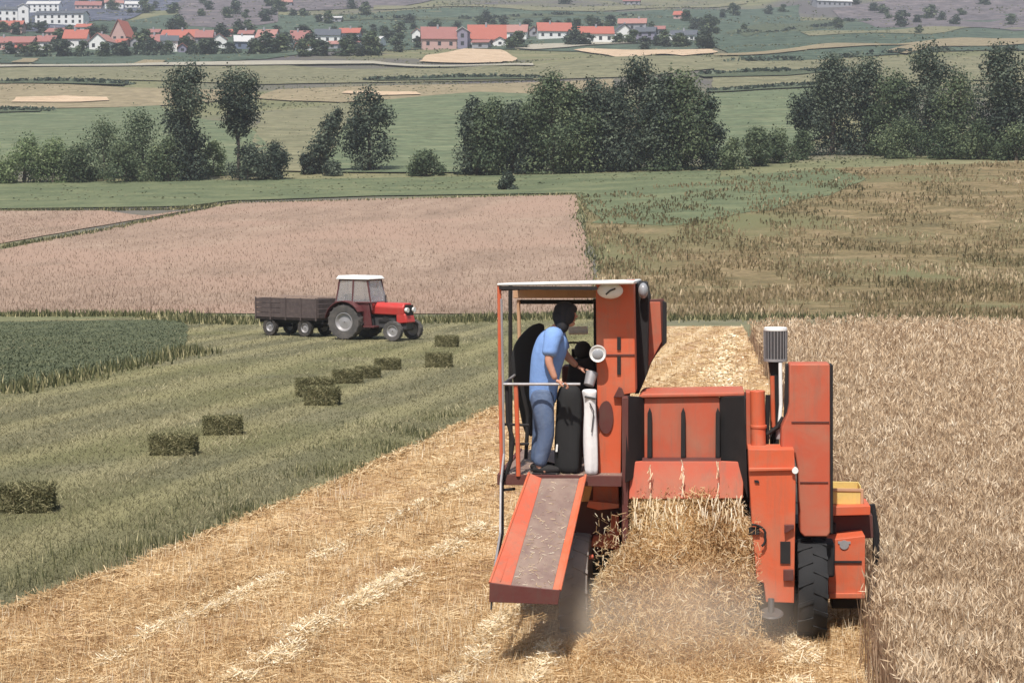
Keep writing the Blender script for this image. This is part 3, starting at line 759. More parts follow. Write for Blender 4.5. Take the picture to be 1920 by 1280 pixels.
# ------------------------------------------------------------------ villages on the far slope
def plaster(nm, c): return paint_mat(nm, c, .9, .25, tuple(x * .7 for x in c), .6, bump=.01)
WALLC = {'white': plaster("white plaster", (.82, .82, .80)), 'pink': plaster("pink plaster", (.55, .36, .33)), 'grey': plaster("grey plaster", (.33, .33, .36)),
         'mauve': plaster("mauve render", (.26, .24, .32)), 'blue': plaster("slate blue render", (.16, .19, .27))}
ROOFC = {'red': plaster("red roof tiles", (.42, .135, .10)), 'pink': plaster("faded roof tiles", (.40, .20, .17)), 'dark': plaster("dark roof sheets", (.10, .11, .13)),
         'pale': plaster("pale roof sheets", (.58, .57, .56)), 'rose': plaster("rose roof tiles", (.33, .145, .13))}
M['pane'] = paint_mat("dark window pane", (.03, .035, .045), .3, .1)
def house(u0, u1, vr, ve, vb, wall, roof, label, ridge='x', name="house", depth=8.0, rz=None, group="village houses"):
    uc = (u0 + u1) / 2; g = G(uc, vb); s = F / g.y
    w = (u1 - u0) / s; hw = max(.8, (vb - ve) / s); hr = max(.25, (ve - vr) / s)
    a = rz if rz is not None else rnd.uniform(-.25, .25)
    root = empty(name, g, a, label=label, cat="house" if name == "house" else "building", group=group)
    x0, x1 = -w / 2 * .94, w / 2 * .94
    mb = MB(); mb.box(x0, x1, 0, depth, -1.5, hw)
    if ridge == 'y':   # gable wall towards the camera
        mb.prism([(x0, .001, hw - .001), (x1, .001, hw - .001), (0, .001, hw + hr * .92)], (0, depth - .002, 0))
    else:
        mb.prism([(x0 + .001, 0.001, hw - .001), (x0 + .001, depth - .001, hw - .001), (x0 + .001, depth / 2, hw + hr * .9)], (x1 - x0 - .002, 0, 0))
    mb.build("wall", WALLC[wall], root, smooth=False)
    mb = MB(); e = .45; th = .18
    if ridge == 'x':
        for sgn in (0, 1):
            ya, yb = (-e, depth / 2) if sgn == 0 else (depth + e, depth / 2)
            za = hw - e * hr / (depth / 2)
            mb.hexa([(x0 - e, ya, za), (x1 + e, ya, za), (x1 + e, yb, hw + hr), (x0 - e, yb, hw + hr), (x0 - e, ya, za + th), (x1 + e, ya, za + th), (x1 + e, yb, hw + hr + th), (x0 - e, yb, hw + hr + th)])
    else:
        for sgn in (-1, 1):
            xa = sgn * (x1 + e); za = hw - e * hr / x1
            mb.hexa([(xa, -e, za), (0, -e, hw + hr), (0, depth + e, hw + hr), (xa, depth + e, za), (xa, -e, za + th), (0, -e, hw + hr + th), (0, depth + e, hw + hr + th), (xa, depth + e, za + th)])
    rf = mb.build("roof", ROOFC[roof], root, smooth=False)
    if w > 6:
        mb = MB(); cx = x0 + (x1 - x0) * rnd.uniform(.25, .75); mb.box(cx - .3, cx + .3, depth * .4, depth * .4 + .6, hw + hr * .5, hw + hr + .9)
        mb.build("chimney", WALLC['grey'], rf, smooth=False)
    nw = max(1, int(w / 3.2))
    for i in range(nw):
        cx = x0 + (x1 - x0) * (i + .5) / nw
        for zz in ([hw * .35] if hw < 4.2 else [hw * .2, hw * .62]):
            mb = MB(); hh = min(1.3, hw * .4); mb.box(cx - .55, cx + .55, -.05, .10, zz, zz + hh)
            mb.build("window", M['pane'], root, smooth=False)
    return root
HS = [
 (-30, 62, 68, 80, 96, 'pink', 'rose', "long low house with faded red roof at the left edge of the village", 'x'),
 (68, 102, 66, 78, 95, 'white', 'rose', "small white house with dull red roof, second from the left edge", 'x'),
 (118, 162, 55, 72, 91, 'white', 'red', "white house with bright red roof left of the red towered roof", 'x'),
 (165, 202, 63, 77, 95, 'white', 'pink', "little white house with faded roof just left of the red towered roof", 'y'),
 (206, 238, 38, 66, 76, 'pink', 'red', "tall red roofed house standing above the left village", 'y'),
 (212, 232, 72, 80, 90, 'pink', 'red', "tiny red roofed annex below the tall red roofed house", 'x'),
 (266, 302, 64, 78, 92, 'white', 'rose', "white walled house with rose roof at the left end of the second row", 'x'),
 (302, 334, 66, 77, 98, 'white', 'dark', "bright white box house in front of the long red roof", 'x'),
 (298, 368, 55, 70, 80, 'pink', 'red', "house with long red roof behind the bright white box house", 'x'),
 (345, 363, 62, 70, 92, 'pink', 'red', "narrow red fronted house beside the long red roof", 'y'),
 (366, 398, 56, 70, 90, 'mauve', 'rose', "mauve walled house with rose roof right of the red fronted one", 'x'),
 (396, 426, 64, 74, 92, 'white', 'pink', "white gabled house in the middle of the left village", 'y'),
 (440, 476, 66, 78, 94, 'blue', 'pale', "blue grey house with a pale shed roof", 'x'),
 (478, 516, 55, 70, 84, 'white', 'pink', "white house with pink hipped roof right of the blue grey house", 'x'),
 (527, 546, 70, 76, 93, 'white', 'pale', "very narrow white house near the right part of the left village", 'y'),
 (546, 584, 57, 74, 86, 'pink', 'rose', "house with broad rose roof left of the white farm block", 'x'),
 (590, 638, 54, 66, 83, 'white', 'dark', "long white farm block with dark roof", 'x'),
 (634, 674, 52, 62, 78, 'grey', 'red', "grey house with bright red roof at the right end of the left village", 'x'),
 (682, 714, 68, 74, 90, 'white', 'pale', "pale low house standing alone right of the left village", 'x'),
 (772, 792, 54, 62, 80, 'white', 'pink', "white gable end at the left of the middle hamlet", 'y'),
 (790, 858, 50, 72, 93, 'pink', 'rose', "large pink house with red roof above the sand heap", 'x'),
 (857, 877, 52, 58, 92, 'mauve', 'pale', "narrow mauve building between the two big red roofs", 'y'),
 (877, 950, 46, 72, 86, 'white', 'red', "widest red roof of the middle hamlet over white walls", 'x'),
 (948, 988, 46, 60, 76, 'white', 'pink', "house with faded pink roof right of the widest red roof", 'x'),
 (1008, 1074, 42, 58, 74, 'white', 'red', "red roofed house behind the white strip of track", 'x'),
 (1084, 1152, 49, 63, 82, 'white', 'red', "pale pink and white house with straight red roof", 'x'),
 (1150, 1192, 46, 62, 82, 'white', 'dark', "white house with dark gable roof", 'y'),
 (1158, 1212, 34, 44, 60, 'grey', 'pink', "faded pink roof behind the dark gabled house", 'x'),
 (1190, 1228, 50, 60, 82, 'mauve', 'dark', "mauve house next to the dark gabled one", 'x'),
 (1240, 1258, 60, 66, 80, 'white', 'pale', "small white outbuilding near the right end of the hamlet", 'y'),
 (1256, 1306, 56, 66, 78, 'white', 'dark', "low white barn with dark roof at the right end of the hamlet", 'x'),
 (1262, 1290, 20, 28, 36, 'pink', 'red', "small red roof higher up behind the low white barn", 'x'),
 (-20, 34, 12, 18, 44, 'white', 'dark', "white flat block at the upper left corner", 'x'),
 (34, 54, 8, 13, 46, 'white', 'pale', "narrow white tower block beside the long white hall", 'y'),
 (62, 160, 20, 26, 48, 'white', 'dark', "long white hall with window bands at the upper left", 'x'),
 (-20, 42, 38, 48, 62, 'pink', 'red', "red roof below the white flat block", 'x'),
 (48, 112, 2, 8, 24, 'white', 'pale', "white building behind the long white hall", 'x'),
 (196, 232, 0, 6, 18, 'white', 'pink', "white building high on the slope above the red towered roof", 'x'),
 (234, 264, 2, 8, 16, 'white', 'pale', "small pale building high on the slope, right of a white one", 'x'),
 (140, 190, 2, 10, 18, 'pink', 'rose', "rose roofed building high on the slope at left", 'x'),
 (1528, 1602, -8, 2, 14, 'grey', 'pale', "pale grey building at the top edge right of centre", 'x'),
 (1168, 1200, -6, 2, 10, 'grey', 'rose', "rose roofed house at the top edge near the centre", 'x'),
 (520, 548, -4, 4, 12, 'grey', 'pink', "faded pink roof on the scrubby slope at the top edge", 'x'),
 (604, 640, 30, 34, 42, 'grey', 'pale', "pale shed on the green slope above the farm block", 'x'),
]
HS += [
 (6, 40, 84, 91, 101, 'white', 'red', "low red roof in front of the long low house at the left edge", 'x'),
 (100, 122, 76, 84, 97, 'grey', 'rose', "grey cottage squeezed between two white houses at left", 'x'),
 (84, 116, 52, 60, 70, 'pink', 'rose', "rose roofed house in the back row below the long white hall", 'x'),
 (140, 168, 44, 51, 58, 'white', 'red', "white house with red roof right under the long white hall", 'x'),
 (242, 264, 70, 77, 90, 'grey', 'pink', "grey house with faded roof right of the tall red roofed house", 'y'),
 (270, 298, 54, 61, 68, 'pink', 'rose', "rose roof in the back row at the left end of the second row", 'x'),
 (334, 350, 82, 88, 100, 'mauve', 'red', "tiny mauve cottage right of the bright white box house", 'y'),
 (372, 392, 82, 89, 99, 'white', 'rose', "white cottage in front of the mauve walled house", 'x'),
 (404, 436, 54, 61, 70, 'pink', 'red', "red roof behind the white gabled house", 'x'),
 (446, 474, 56, 64, 72, 'pink', 'rose', "rose roof behind the blue grey house", 'x'),
 (492, 520, 78, 84, 95, 'pink', 'red', "low red roof in front of the pink hipped roof", 'x'),
 (558, 588, 80, 86, 97, 'white', 'red', "small red roof in front of the broad rose roof", 'x'),
 (612, 634, 76, 83, 93, 'grey', 'pink', "grey cottage in front of the long white farm block", 'x'),
 (650, 674, 74, 80, 92, 'white', 'rose', "white cottage in front of the grey house with bright red roof", 'x'),
 (884, 916, 74, 80, 92, 'grey', 'rose', "low rose roof in front of the widest red roof", 'x'),
 (925, 950, 70, 76, 88, 'white', 'pink', "white annex at the right foot of the widest red roof", 'y'),
 (992, 1010, 50, 57, 70, 'grey', 'rose', "narrow grey house between the pink and the red roof of the hamlet", 'y'),
 (1072, 1090, 56, 63, 78, 'blue', 'dark', "small dark shed left of the straight red roof", 'x'),
 (1228, 1246, 48, 55, 68, 'grey', 'rose', "rose roofed cottage behind the mauve house", 'x'),
]
for (u0, u1, vr, ve, vb, wl, rfm, lab, rd) in HS:
    house(u0, u1, vr, ve, vb, wl, rfm, lab, rd, name="building" if "building" in lab or "hall" in lab or "block" in lab and "house" not in lab else "house")
# dark trees among the houses: four crowns shared by every copy
protos = []
for k in range(4):
    r_ = empty("village_tree", (0, 0, 0))
    me, cs = crown_mesh("crown", PROF[['broad', 'tall', 'bush', 'broad'][k]], 7.0, 7.0, 900, 1.0, 0, 14, 400 + k)
    link("crown", me, M['leaf_dark'] if k % 2 else M['leaf_mid'], r_)
    mb = MB(); mb.cyl((0, 0, -1), (0, 0, 4), .25, .1, 6); mb.build("trunk", M['bark'], r_)
    protos.append(r_)
vt = []
for u in range(-20, 760, 11): vt.append((u + rnd.uniform(-8, 8), rnd.choice([62, 70, 98, 102, 104]) + rnd.uniform(-4, 4), rnd.uniform(.7, 1.4)))
for u in range(760, 1340, 13): vt.append((u + rnd.uniform(-8, 8), rnd.choice([48, 56, 84, 90]) + rnd.uniform(-4, 4), rnd.uniform(.6, 1.3)))
for u in range(160, 700, 26): vt.append((u + rnd.uniform(-12, 12), rnd.uniform(8, 50), rnd.uniform(.8, 1.8)))
for u in range(1340, 1920, 44): vt.append((u + rnd.uniform(-18, 18), rnd.uniform(4, 66), rnd.uniform(.6, 1.2)))
for u, v in ((1640, 22), (1655, 26), (1720, 44), (1745, 36), (1765, 40), (1800, 30), (1690, 50), (380, 8), (512, 30), (508, 12), (1355, 34), (1375, 30), (1060, 8), (1285, 40), (1320, 60), (1330, 64), (1300, 56), (750, 88), (730, 82), (660, 96), (700, 100)):
    vt.append((u, v, rnd.uniform(.9, 1.6)))
for i, (u, v, s_) in enumerate(vt):
    o = protos[i] if i < 4 else copy_tree(protos[i % 4])
    g = G(u, v); o.location = g; o.rotation_euler = (0, 0, rnd.uniform(0, 6.28)); o.scale = (s_ * 1.05, s_ * 1.05, s_ * rnd.uniform(.45, .75))
    lb = ("dark green tree on the far slope right of the hamlet" if u > 1340 else "dark green tree among the red roofed houses of the middle hamlet" if u > 765 and v > 40 else
          "dark green tree high on the slope above the villages" if v < 55 else "dark green tree along the meadow below the left village" if v > 95 else "dark green tree between the houses of the left village")
    tag(o, label=lb, cat="tree", group=lb.replace("tree", "trees"))
# ------------------------------------------------------------------ hay bales
M['hay'] = field_mat("pressed green hay", srgb(98, 96, 68), srgb(126, 122, 90), srgb(156, 148, 114), .12, 0, 3, 30, .9, .5)
M['hay_blade'] = blade_mat("hay ends", [(0, srgb(72, 74, 50)), (.5, srgb(118, 116, 84)), (1, srgb(176, 168, 128))])
M['twine'] = paint_mat("baling twine", (.42, .36, .22), .8, .2)
def bale_proto():
    root = empty("hay_bale", (0, 0, 0))
    bm = bmesh.new(); bmesh.ops.create_cube(bm, size=1)
    bmesh.ops.scale(bm, vec=(.74, .46, .38), verts=bm.verts)
    bmesh.ops.translate(bm, vec=(0, 0, .19), verts=bm.verts)
    bmesh.ops.subdivide_edges(bm, edges=bm.edges, cuts=9, use_grid_fill=True)
    for v_ in bm.verts:
        c = v_.co.copy(); q = noise.noise(c * 4) * .09 + noise.noise(c * 15) * .03
        pin = 0 if abs(abs(c.x) - .13) > .03 else -.018
        k = 1 + q + pin - .10 * (abs(c.x) / .37) ** 6 * .6 - .07 * (abs(c.z - .19) / .19) ** 8
        v_.co = Vector((c.x * (1 + q * .6), c.y * k, .19 + (c.z - .19) * k))
    me = bpy.data.meshes.new("bale_body"); bm.to_mesh(me); bm.free()
    link("bale_body", me, M['hay'], root)
    n = 2600
    f = rng.integers(0, 5, n); a = rng.uniform(-.5, .5, n); b = rng.uniform(-.5, .5, n)
    P = np.zeros((n, 3))
    for k, (ax, s_) in enumerate(((2, .5), (1, -.5), (1, .5), (0, .5), (0, -.5))):
        q = f == k; o_ = [i for i in range(3) if i != ax]
        P[q, ax] = s_; P[q, o_[0]] = a[q]; P[q, o_[1]] = b[q]
    P = P * np.array([.74, .46, .38]) + np.array([0, 0, .19])
    straws("loose_hay", M['hay_blade'], P, .11, .009, tilt=.6, parent=root)
    for sx in (-.13, .13):
        mb = MB(); r_ = .235; pts = [(sx, -.22, .02), (sx, -.225, .19), (sx, -.215, .365), (sx, 0, .375), (sx, .215, .365), (sx, .225, .19), (sx, .22, .02)]
        mb.tube([Vector(p_) for p_ in pts], .006, 5); mb.build("twine", M['twine'], root)
    return root
bp_ = bale_proto()
BL = [(48, 958, .12, 1.0, "nearest hay bale, at the left edge of the meadow"),
      (326, 852, -.06, 1.0, "brownish hay bale, second from the left in the line"),
      (418, 814, .1, .95, "hay bale just behind and right of the brownish one"),
      (590, 742, .3, 1.05, "hay bale lying behind another one, the rear of the close pair"),
      (604, 759, -.08, 1.0, "front hay bale of the close pair in the middle of the line"),
      (652, 718, .35, .9, "flat hay bale between the close pair and two farther ones"),
      (690, 708, .2, .85, "hay bale in the middle of the three touching in a row"),
      (727, 693, .3, .85, "farthest hay bale of the three touching in a row"),
      (823, 688, 0, 1.0, "upright hay bale standing nearest the combine"),
      (838, 650, -.2, .9, "small hay bale right beside the tractor front")]
for i, (u, v, a, s_, lab) in enumerate(BL):
    o = bp_ if i == 0 else copy_tree(bp_)
    g = G(u, v); o.location = (g.x, g.y, g.z - .01 + .006); o.rotation_euler = (0, 0, a); o.scale = (s_ * (1 + .05 * math.sin(i * 3)), s_ * (1 + .06 * math.cos(i * 2)), s_ * (1 + .07 * math.sin(i * 5)))
    tag(o, label=lab, cat="hay bale", group="hay bales lying on the mown meadow")

# ------------------------------------------------------------------ tractor (x = forward)
def wheel(parent, name, x, y, r, w, rim_r, tyre_m, rim_m, axis='y', lugs=18):
    c = Vector((x, y, r)); ax = Vector((0, 1, 0)) if axis == 'y' else Vector((1, 0, 0))
    root = MB()
    root.lathe(c, ax, [(rim_r * .98, -w * .36), (rim_r * .9, -w * .38), (rim_r * .72, -w * .12), (rim_r * .22, -w * .16), (.02, -w * .2), (.02, w * .2), (rim_r * .22, w * .16), (rim_r * .72, w * .12), (rim_r * .9, w * .38), (rim_r * .98, w * .36)], 28)
    rim = root.build(name, rim_m, parent)
    mb = MB()
    mb.lathe(c, ax, [(rim_r, -w * .40), (r * .80, -w * .5), (r * .93, -w * .48), (r * .97, -w * .3), (r * .975, w * .3), (r * .93, w * .48), (r * .80, w * .5), (rim_r, w * .40)], 36)
    for i in range(lugs):
        for sg in (-1, 1):
            t = 2 * math.pi * (i + (.5 if sg > 0 else 0)) / lugs
            def pt(rr, tt, off):
                e = Vector((math.cos(tt), 0, math.sin(tt))) if axis == 'y' else Vector((0, math.cos(tt), math.sin(tt)))
                return c + e * rr + ax * off
            d = .16 * 12 / lugs; wd = .09 * 14 / lugs
            mb.hexa([pt(r * .95, t, 0), pt(r * .95, t + wd, 0), pt(r * .93, t + d + wd, sg * w * .5), pt(r * .93, t + d, sg * w * .5),
                     pt(r, t, 0), pt(r, t + wd, 0), pt(r * .975, t + d + wd, sg * w * .5), pt(r * .975, t + d, sg * w * .5)])
    mb.build("tyre", tyre_m, rim)
    return rim
gt0 = G(669, 635)
tr = empty("tractor", gt0, R(-29), label="red tractor with white roofed cab standing in front of the brown trailer", cat="tractor")
tr.scale = (1.14, 1.06, 1.06)
wheel(tr, "rear_wheel", 0, -.66, .60, .30, .33, M['tyre_tractor'], M['steel']); wheel(tr, "rear_wheel", 0, .66, .60, .30, .33, M['tyre_tractor'], M['steel'])
wheel(tr, "front_wheel", 1.72, -.62, .34, .17, .2, M['tyre_tractor'], M['steel'], lugs=14); wheel(tr, "front_wheel", 1.72, .62, .34, .17, .2, M['tyre_tractor'], M['steel'], lugs=14)
mb = MB(); mb.box(-.35, 1.55, -.19, .19, .42, .78); mb.box(-.2, .25, -.32, .32, .45, .80); mb.cyl((0, -.6, .6), (0, .6, .6), .09); mb.cyl((1.72, -.58, .36), (1.72, .58, .36), .045); mb.box(1.45, 1.95, -.2, .2, .38, .60)
mb.build("chassis", M['darkgrey'], tr, .01)
mb = MB(); mb.box(.78, 1.55, -.17, .17, .50, .92); mb.cyl((1.2, -.22, .72), (1.2, -.18, .72), .10); mb.box(.95, 1.4, -.23, .23, .6, .7)
mb.build("engine", M['black'], tr, .01)
mb = MB()
mb.prism([(.70, -.27, .86), (.70, -.30, 1.12), (.70, -.20, 1.26), (.70, .20, 1.26), (.70, .30, 1.12), (.70, .27, .86)], (1.20, 0, -.02))
mb.prism([(1.62, -.27, .55), (1.62, -.27, .90), (1.95, -.27, .90), (2.02, -.27, .60)], (0, .54, 0))
mb.build("hood", M['tractor_red'], tr, .035)
mb = MB(); mb.prism([(1.905, -.22, .62), (1.905, .22, .62), (1.905, .22, 1.18), (1.905, -.22, 1.18)], (.06, 0, 0)); mb.build("grille", M['black'], tr, .01)
for s_ in (-1, 1):
    mb = MB(); mb.cyl((1.93, s_ * .20, 1.02), (2.02, s_ * .20, 1.02), .075, .085); mb.build("headlight", M['white'], tr)
    mb = MB()
    arc = [(-.66 * math.cos(t) * 1.0, .60 + .68 * math.sin(t)) for t in np.linspace(R(10), R(150), 12)]
    for (xa, za), (xb, zb) in zip(arc[:-1], arc[1:]):
        ya, yb = (s_ * .46, s_ * .86)
        mb.hexa([(xa, ya, za), (xb, ya, zb), (xb, yb, zb), (xa, yb, za), (xa, ya, za + .03), (xb, ya, zb + .03), (xb, yb, zb + .03), (xa, yb, za + .03)])
    mb.prism([(x_, s_ * .46, z_ + .004) for x_, z_ in arc], (0, s_ * .02, 0))
    mb.build("fender", M['tractor_dark'], tr)
mb = MB(); mb.prism([(.44, -.55, .42), (.95, -.52, .42), (.95, -.52, .48), (.44, -.55, .48)], (0, 1.1, 0)); mb.prism([(.30, -.50, .48), (.86, -.47, .48), (.74, -.47, 1.24), (.40, -.50, 1.24)], (0, .03, 0)); mb.build("step_panel", M['tractor_dark'], tr, .008)
mb = MB(); mb.box(-.42, .72, -.50, .50, 1.20, 1.27); mb.build("cab_base", M['tractor_dark'], tr, .01)
mb = MB(); z0, z1 = 1.25, 2.02
cs_ = {(-1, -1): ((-.48, -.52), (-.34, -.45)), (-1, 1): ((-.48, .52), (-.34, .45)), (0, -1): ((.18, -.55), (.18, -.47)), (0, 1): ((.18, .55), (.18, .47)), (1, -1): ((.86, -.46), (.66, -.42)), (1, 1): ((.86, .46), (.66, .42))}
for k_, (a, b) in cs_.items(): mb.cyl((a[0], a[1], z0 - .25), (b[0], b[1], z1), .028, .028, 6)
for a_, b_ in (((-1, -1), (0, -1)), ((0, -1), (1, -1)), ((-1, 1), (0, 1)), ((0, 1), (1, 1)), ((-1, -1), (-1, 1)), ((1, -1), (1, 1))):
    mb.cyl((*cs_[a_][1], z1 - .03), (*cs_[b_][1], z1 - .03), .025, .025, 6); mb.cyl((*cs_[a_][0], z0), (*cs_[b_][0], z0), .025, .025, 6)
mb.build("cab_frame", M['tractor_dark'], tr)
for a_, b_ in (((-1, -1), (0, -1)), ((0, -1), (1, -1)), ((-1, 1), (0, 1)), ((0, 1), (1, 1)), ((-1, -1), (-1, 1)), ((1, -1), (1, 1))):
    (p0, q0), (p1, q1) = cs_[a_], cs_[b_]
    mb = MB(); mb.prism([(*p0, z0 + .02), (*p1, z0 + .02), (*q1, z1 - .04), (*q0, z1 - .04)], (.004, .004, 0)); mb.build("window", M['glass'], tr)
mb = MB(); mb.hexa([(-.46, -.54, 2.01), (.78, -.50, 2.01), (.78, .50, 2.01), (-.46, .54, 2.01), (-.40, -.46, 2.14), (.70, -.43, 2.13), (.70, .43, 2.13), (-.40, .46, 2.14)]); mb.build("cab_roof", M['white'], tr, .03)
mb = MB(); mb.box(-.30, .05, -.2, .2, 1.0, 1.12); mb.box(-.34, -.26, -.2, .2, 1.1, 1.5); mb.build("seat", M['black'], tr, .03)
mb = MB(); mb.lathe((.45, 0, 1.36), (-.5, 0, .86), [(.17, 0), (.185, .012), (.2, 0), (.185, -.012)], 20); mb.cyl((.45, 0, 1.36), (.66, 0, 1.05), .02); mb.build("steering_wheel", M['black'], tr)
mb = MB(); mb.cyl((1.15, -.12, 1.2), (1.15, -.12, 1.5), .03, .03); mb.build("exhaust", M['darkgrey'], tr)
# trailer, hitched behind the tractor
gl = G(560, 629)
tl = empty("trailer", gl, R(-33), label="old brown slatted farm trailer hitched behind the red tractor", cat="trailer")
LX, LY = 2.95, 1.45
mb = MB()
for i in range(4): mb.box(-LX / 2, LX / 2, -LY / 2 - .0, -LY / 2 + .035, .70 + i * .175, .70 + i * .175 + .150)
for sx in np.linspace(-LX / 2 + .03, LX / 2 - .08, 5): mb.box(sx, sx + .05, -LY / 2 - .03, -LY / 2 - .002, .60, 1.42)
mb.build("side_board", M['trailer'], tl)
mb = MB()
for i in range(4): mb.box(-LX / 2, LX / 2, LY / 2 - .035, LY / 2, .70 + i * .175, .70 + i * .175 + .150)
mb.build("side_board", M['trailer'], tl)
for sx in (-1, 1):
    mb = MB()
    for i in range(4): mb.box(sx * LX / 2 - .017, sx * LX / 2 + .018, -LY / 2 + .04, LY / 2 - .04, .70 + i * .175, .70 + i * .175 + .150)
    mb.build("end_board", M['trailer'], tl)
mb = MB(); mb.box(-LX / 2 + .02, LX / 2 - .02, -LY / 2 + .04, LY / 2 - .04, .62, .698); mb.build("floor_board", M['trailer'], tl)
mb = MB(); mb.box(-LX / 2, LX / 2, -LY / 2 - .012, -LY / 2 + .05, 1.40, 1.44); mb.box(-LX / 2, LX / 2, LY / 2 - .05, LY / 2 + .012, 1.40, 1.44); mb.build("top_rail", M['trailer_rim'], tl)
mb = MB(); mb.box(-LX / 2, LX / 2, -.45, -.37, .48, .60); mb.box(-LX / 2, LX / 2, .37, .45, .48, .60); mb.cyl((-.75, -.5, .33), (-.75, .5, .33), .04); mb.cyl((.72, -.5, .33), (.72, .5, .33), .04)
mb.box(-.8, -.7, -.42, .42, .3, .5); mb.box(.67, .77, -.42, .42, .3, .5); mb.build("chassis", M['black'], tl)
for sx in (-.85, .80):
    for sy in (-.56, .56): wheel(tl, "wheel", sx, sy, .33, .18, .18, M['tyre'], M['steel'], lugs=14)
mb = MB(); mb.tube([Vector((.75, 0, .42)), Vector((1.65, 0, .40)), Vector((1.95, 0, .44))], .04); mb.build("drawbar", M['black'], tl)

# ------------------------------------------------------------------ combine harvester
AL = math.atan((1313 - 960) / F)
D0 = 19.0
Mc = Matrix.Translation((math.sin(AL) * D0, math.cos(AL) * D0, 0)) @ Matrix.Rotation(-AL, 4, 'Z')
Mi = Mc.inverted()
CAMP = Mi @ Vector((0, 0, HC))
def L(u, v, D):
    """point of the combine's own frame seen at photo pixel (u, v), D metres along its heading from the camera"""
    d = Mi.to_3x3() @ ray(u, v)
    t = (D - D0 - CAMP.y) / d.y
    return CAMP + d * t
cb = empty("combine_harvester", Mc.translation, -AL, label="orange red combine harvester seen from behind, spilling straw from its hood", cat="combine harvester")
def sheet(pts, D, th, name, mat, bevel=.006, parent=None):
    """a plate or box whose rear face has this outline, th metres deep; pts may carry their own D"""
    ring = [L(p[0], p[1], p[2] if len(p) > 2 else D) for p in pts]
    mb = MB(); mb.prism(ring, (0, th, 0)); return mb.build(name, M[mat], parent or cb, bevel)
def rect(u0, v0, u1, v1): return [(u0, v1), (u1, v1), (u1, v0), (u0, v0)]
# main body behind the hood
a = L(1176, 742, 18.35); b = L(1398, 742, 18.35)
mb = MB(); mb.box(a.x + .02, b.x - .02, -.55, 2.35, .85, 1.98); mb.build("body", M['red_panel'], cb, .01)
mb = MB(); mb.hexa([(a.x + .05, -.9, 1.02), (b.x - .05, -.9, 1.02), (b.x - .05, -.5, .8), (a.x + .05, -.5, .8), (a.x + .05, -.9, 1.6), (b.x - .05, -.9, 1.6), (b.x - .05, -.5, 1.9), (a.x + .05, -.5, 1.9)]); mb.build("straw_outlet", M['black'], cb)
# straw hood
hood = sheet([(1208, 858), (1350, 858), (1349, 744), (1208, 746)], 17.66, .05, "straw_hood", 'red_panel')
sheet([(1179, 935, 17.36), (1393, 934, 17.36), (1395, 866, 17.45), (1350, 864, 17.46), (1206, 864, 17.46), (1182, 866, 17.45)], 17.3, .035, "rear_flap", 'red_panel')
sheet([(1204, 864, 17.46), (1352, 864, 17.46), (1352, 857, 17.65), (1204, 857, 17.65)], 17.46, .04, "hood_ledge_shadow", 'maroon')  # dark colour stands for the shadow line between panel and flap
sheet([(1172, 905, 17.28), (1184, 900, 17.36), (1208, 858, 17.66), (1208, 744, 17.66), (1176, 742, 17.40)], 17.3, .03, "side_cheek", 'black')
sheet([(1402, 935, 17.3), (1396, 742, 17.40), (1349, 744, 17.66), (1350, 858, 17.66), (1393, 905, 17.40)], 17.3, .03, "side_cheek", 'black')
sheet([(1196, 746), (1396, 743), (1396, 735), (1204, 738)], 17.62, .7, "hood_top", 'red_panel', .012)
for u in (1218, 1281, 1346):
    sheet([(u - 4.5, 858), (u + 4.5, 858), (u + 4, 775), (u, 764), (u - 4, 775)], 17.60, .05, "slot", 'black', parent=hood)
sheet(rect(1166, 745, 1178, 1030), 17.35, .5, "corner_post", 'maroon')
# tall left column beside the platform
colm = sheet([(1122, 893), (1164, 893), (1166, 740), (1192, 736), (1188, 526), (1117, 531), (1118, 640)], 17.55, .42, "grain_column", 'red')
for a_, b_ in ((632, 656), (668, 702)): sheet(rect(1157, a_, 1164, b_), 17.535, .012, "slot", 'black', .001, colm)
sheet(rect(1119, 664, 1190, 667), 17.54, .01, "seam", 'maroon', .001, colm)
c = L(1137, 782, 17.53); mb = MB(); mb.prism([Vector((c.x + .085 * math.cos(t) * (1 if math.cos(t) < 0 else .8), c.y, c.z + .16 * math.sin(t))) for t in np.linspace(0, 2 * math.pi, 20, endpoint=False)], (0, .015, 0)); mb.build("shadow_plate", M['maroon'], cb)  # dark oval standing for a cast shadow on the column, no real part
sheet([(1150, 745), (1172, 745), (1166, 728), (1160, 725)], 17.50, .05, "bracket", 'maroon')
# cab side and mirror wing right of the column
sheet([(1190, 738), (1198, 738), (1214, 700), (1216, 560), (1210, 533), (1190, 530)], 18.1, .9, "cab_side", 'black')
sheet([(1208, 704), (1214, 562), (1244, 560), (1249, 575), (1249, 640), (1228, 668)], 18.5, .05, "side_wing", 'maroon')
sheet([(1214, 690), (1216, 566), (1238, 566), (1241, 640)], 18.47, .02, "wing_panel", 'red_panel')
sheet([(1242, 563), (1250, 568), (1250, 642), (1242, 650)], 18.45, .06, "wing_edge", 'black')
c = L(1206, 545, 18.0); mb = MB(); mb.ball(c, (.05, .07, .08)); mb.build("side_lamp", M['lens'], cb)
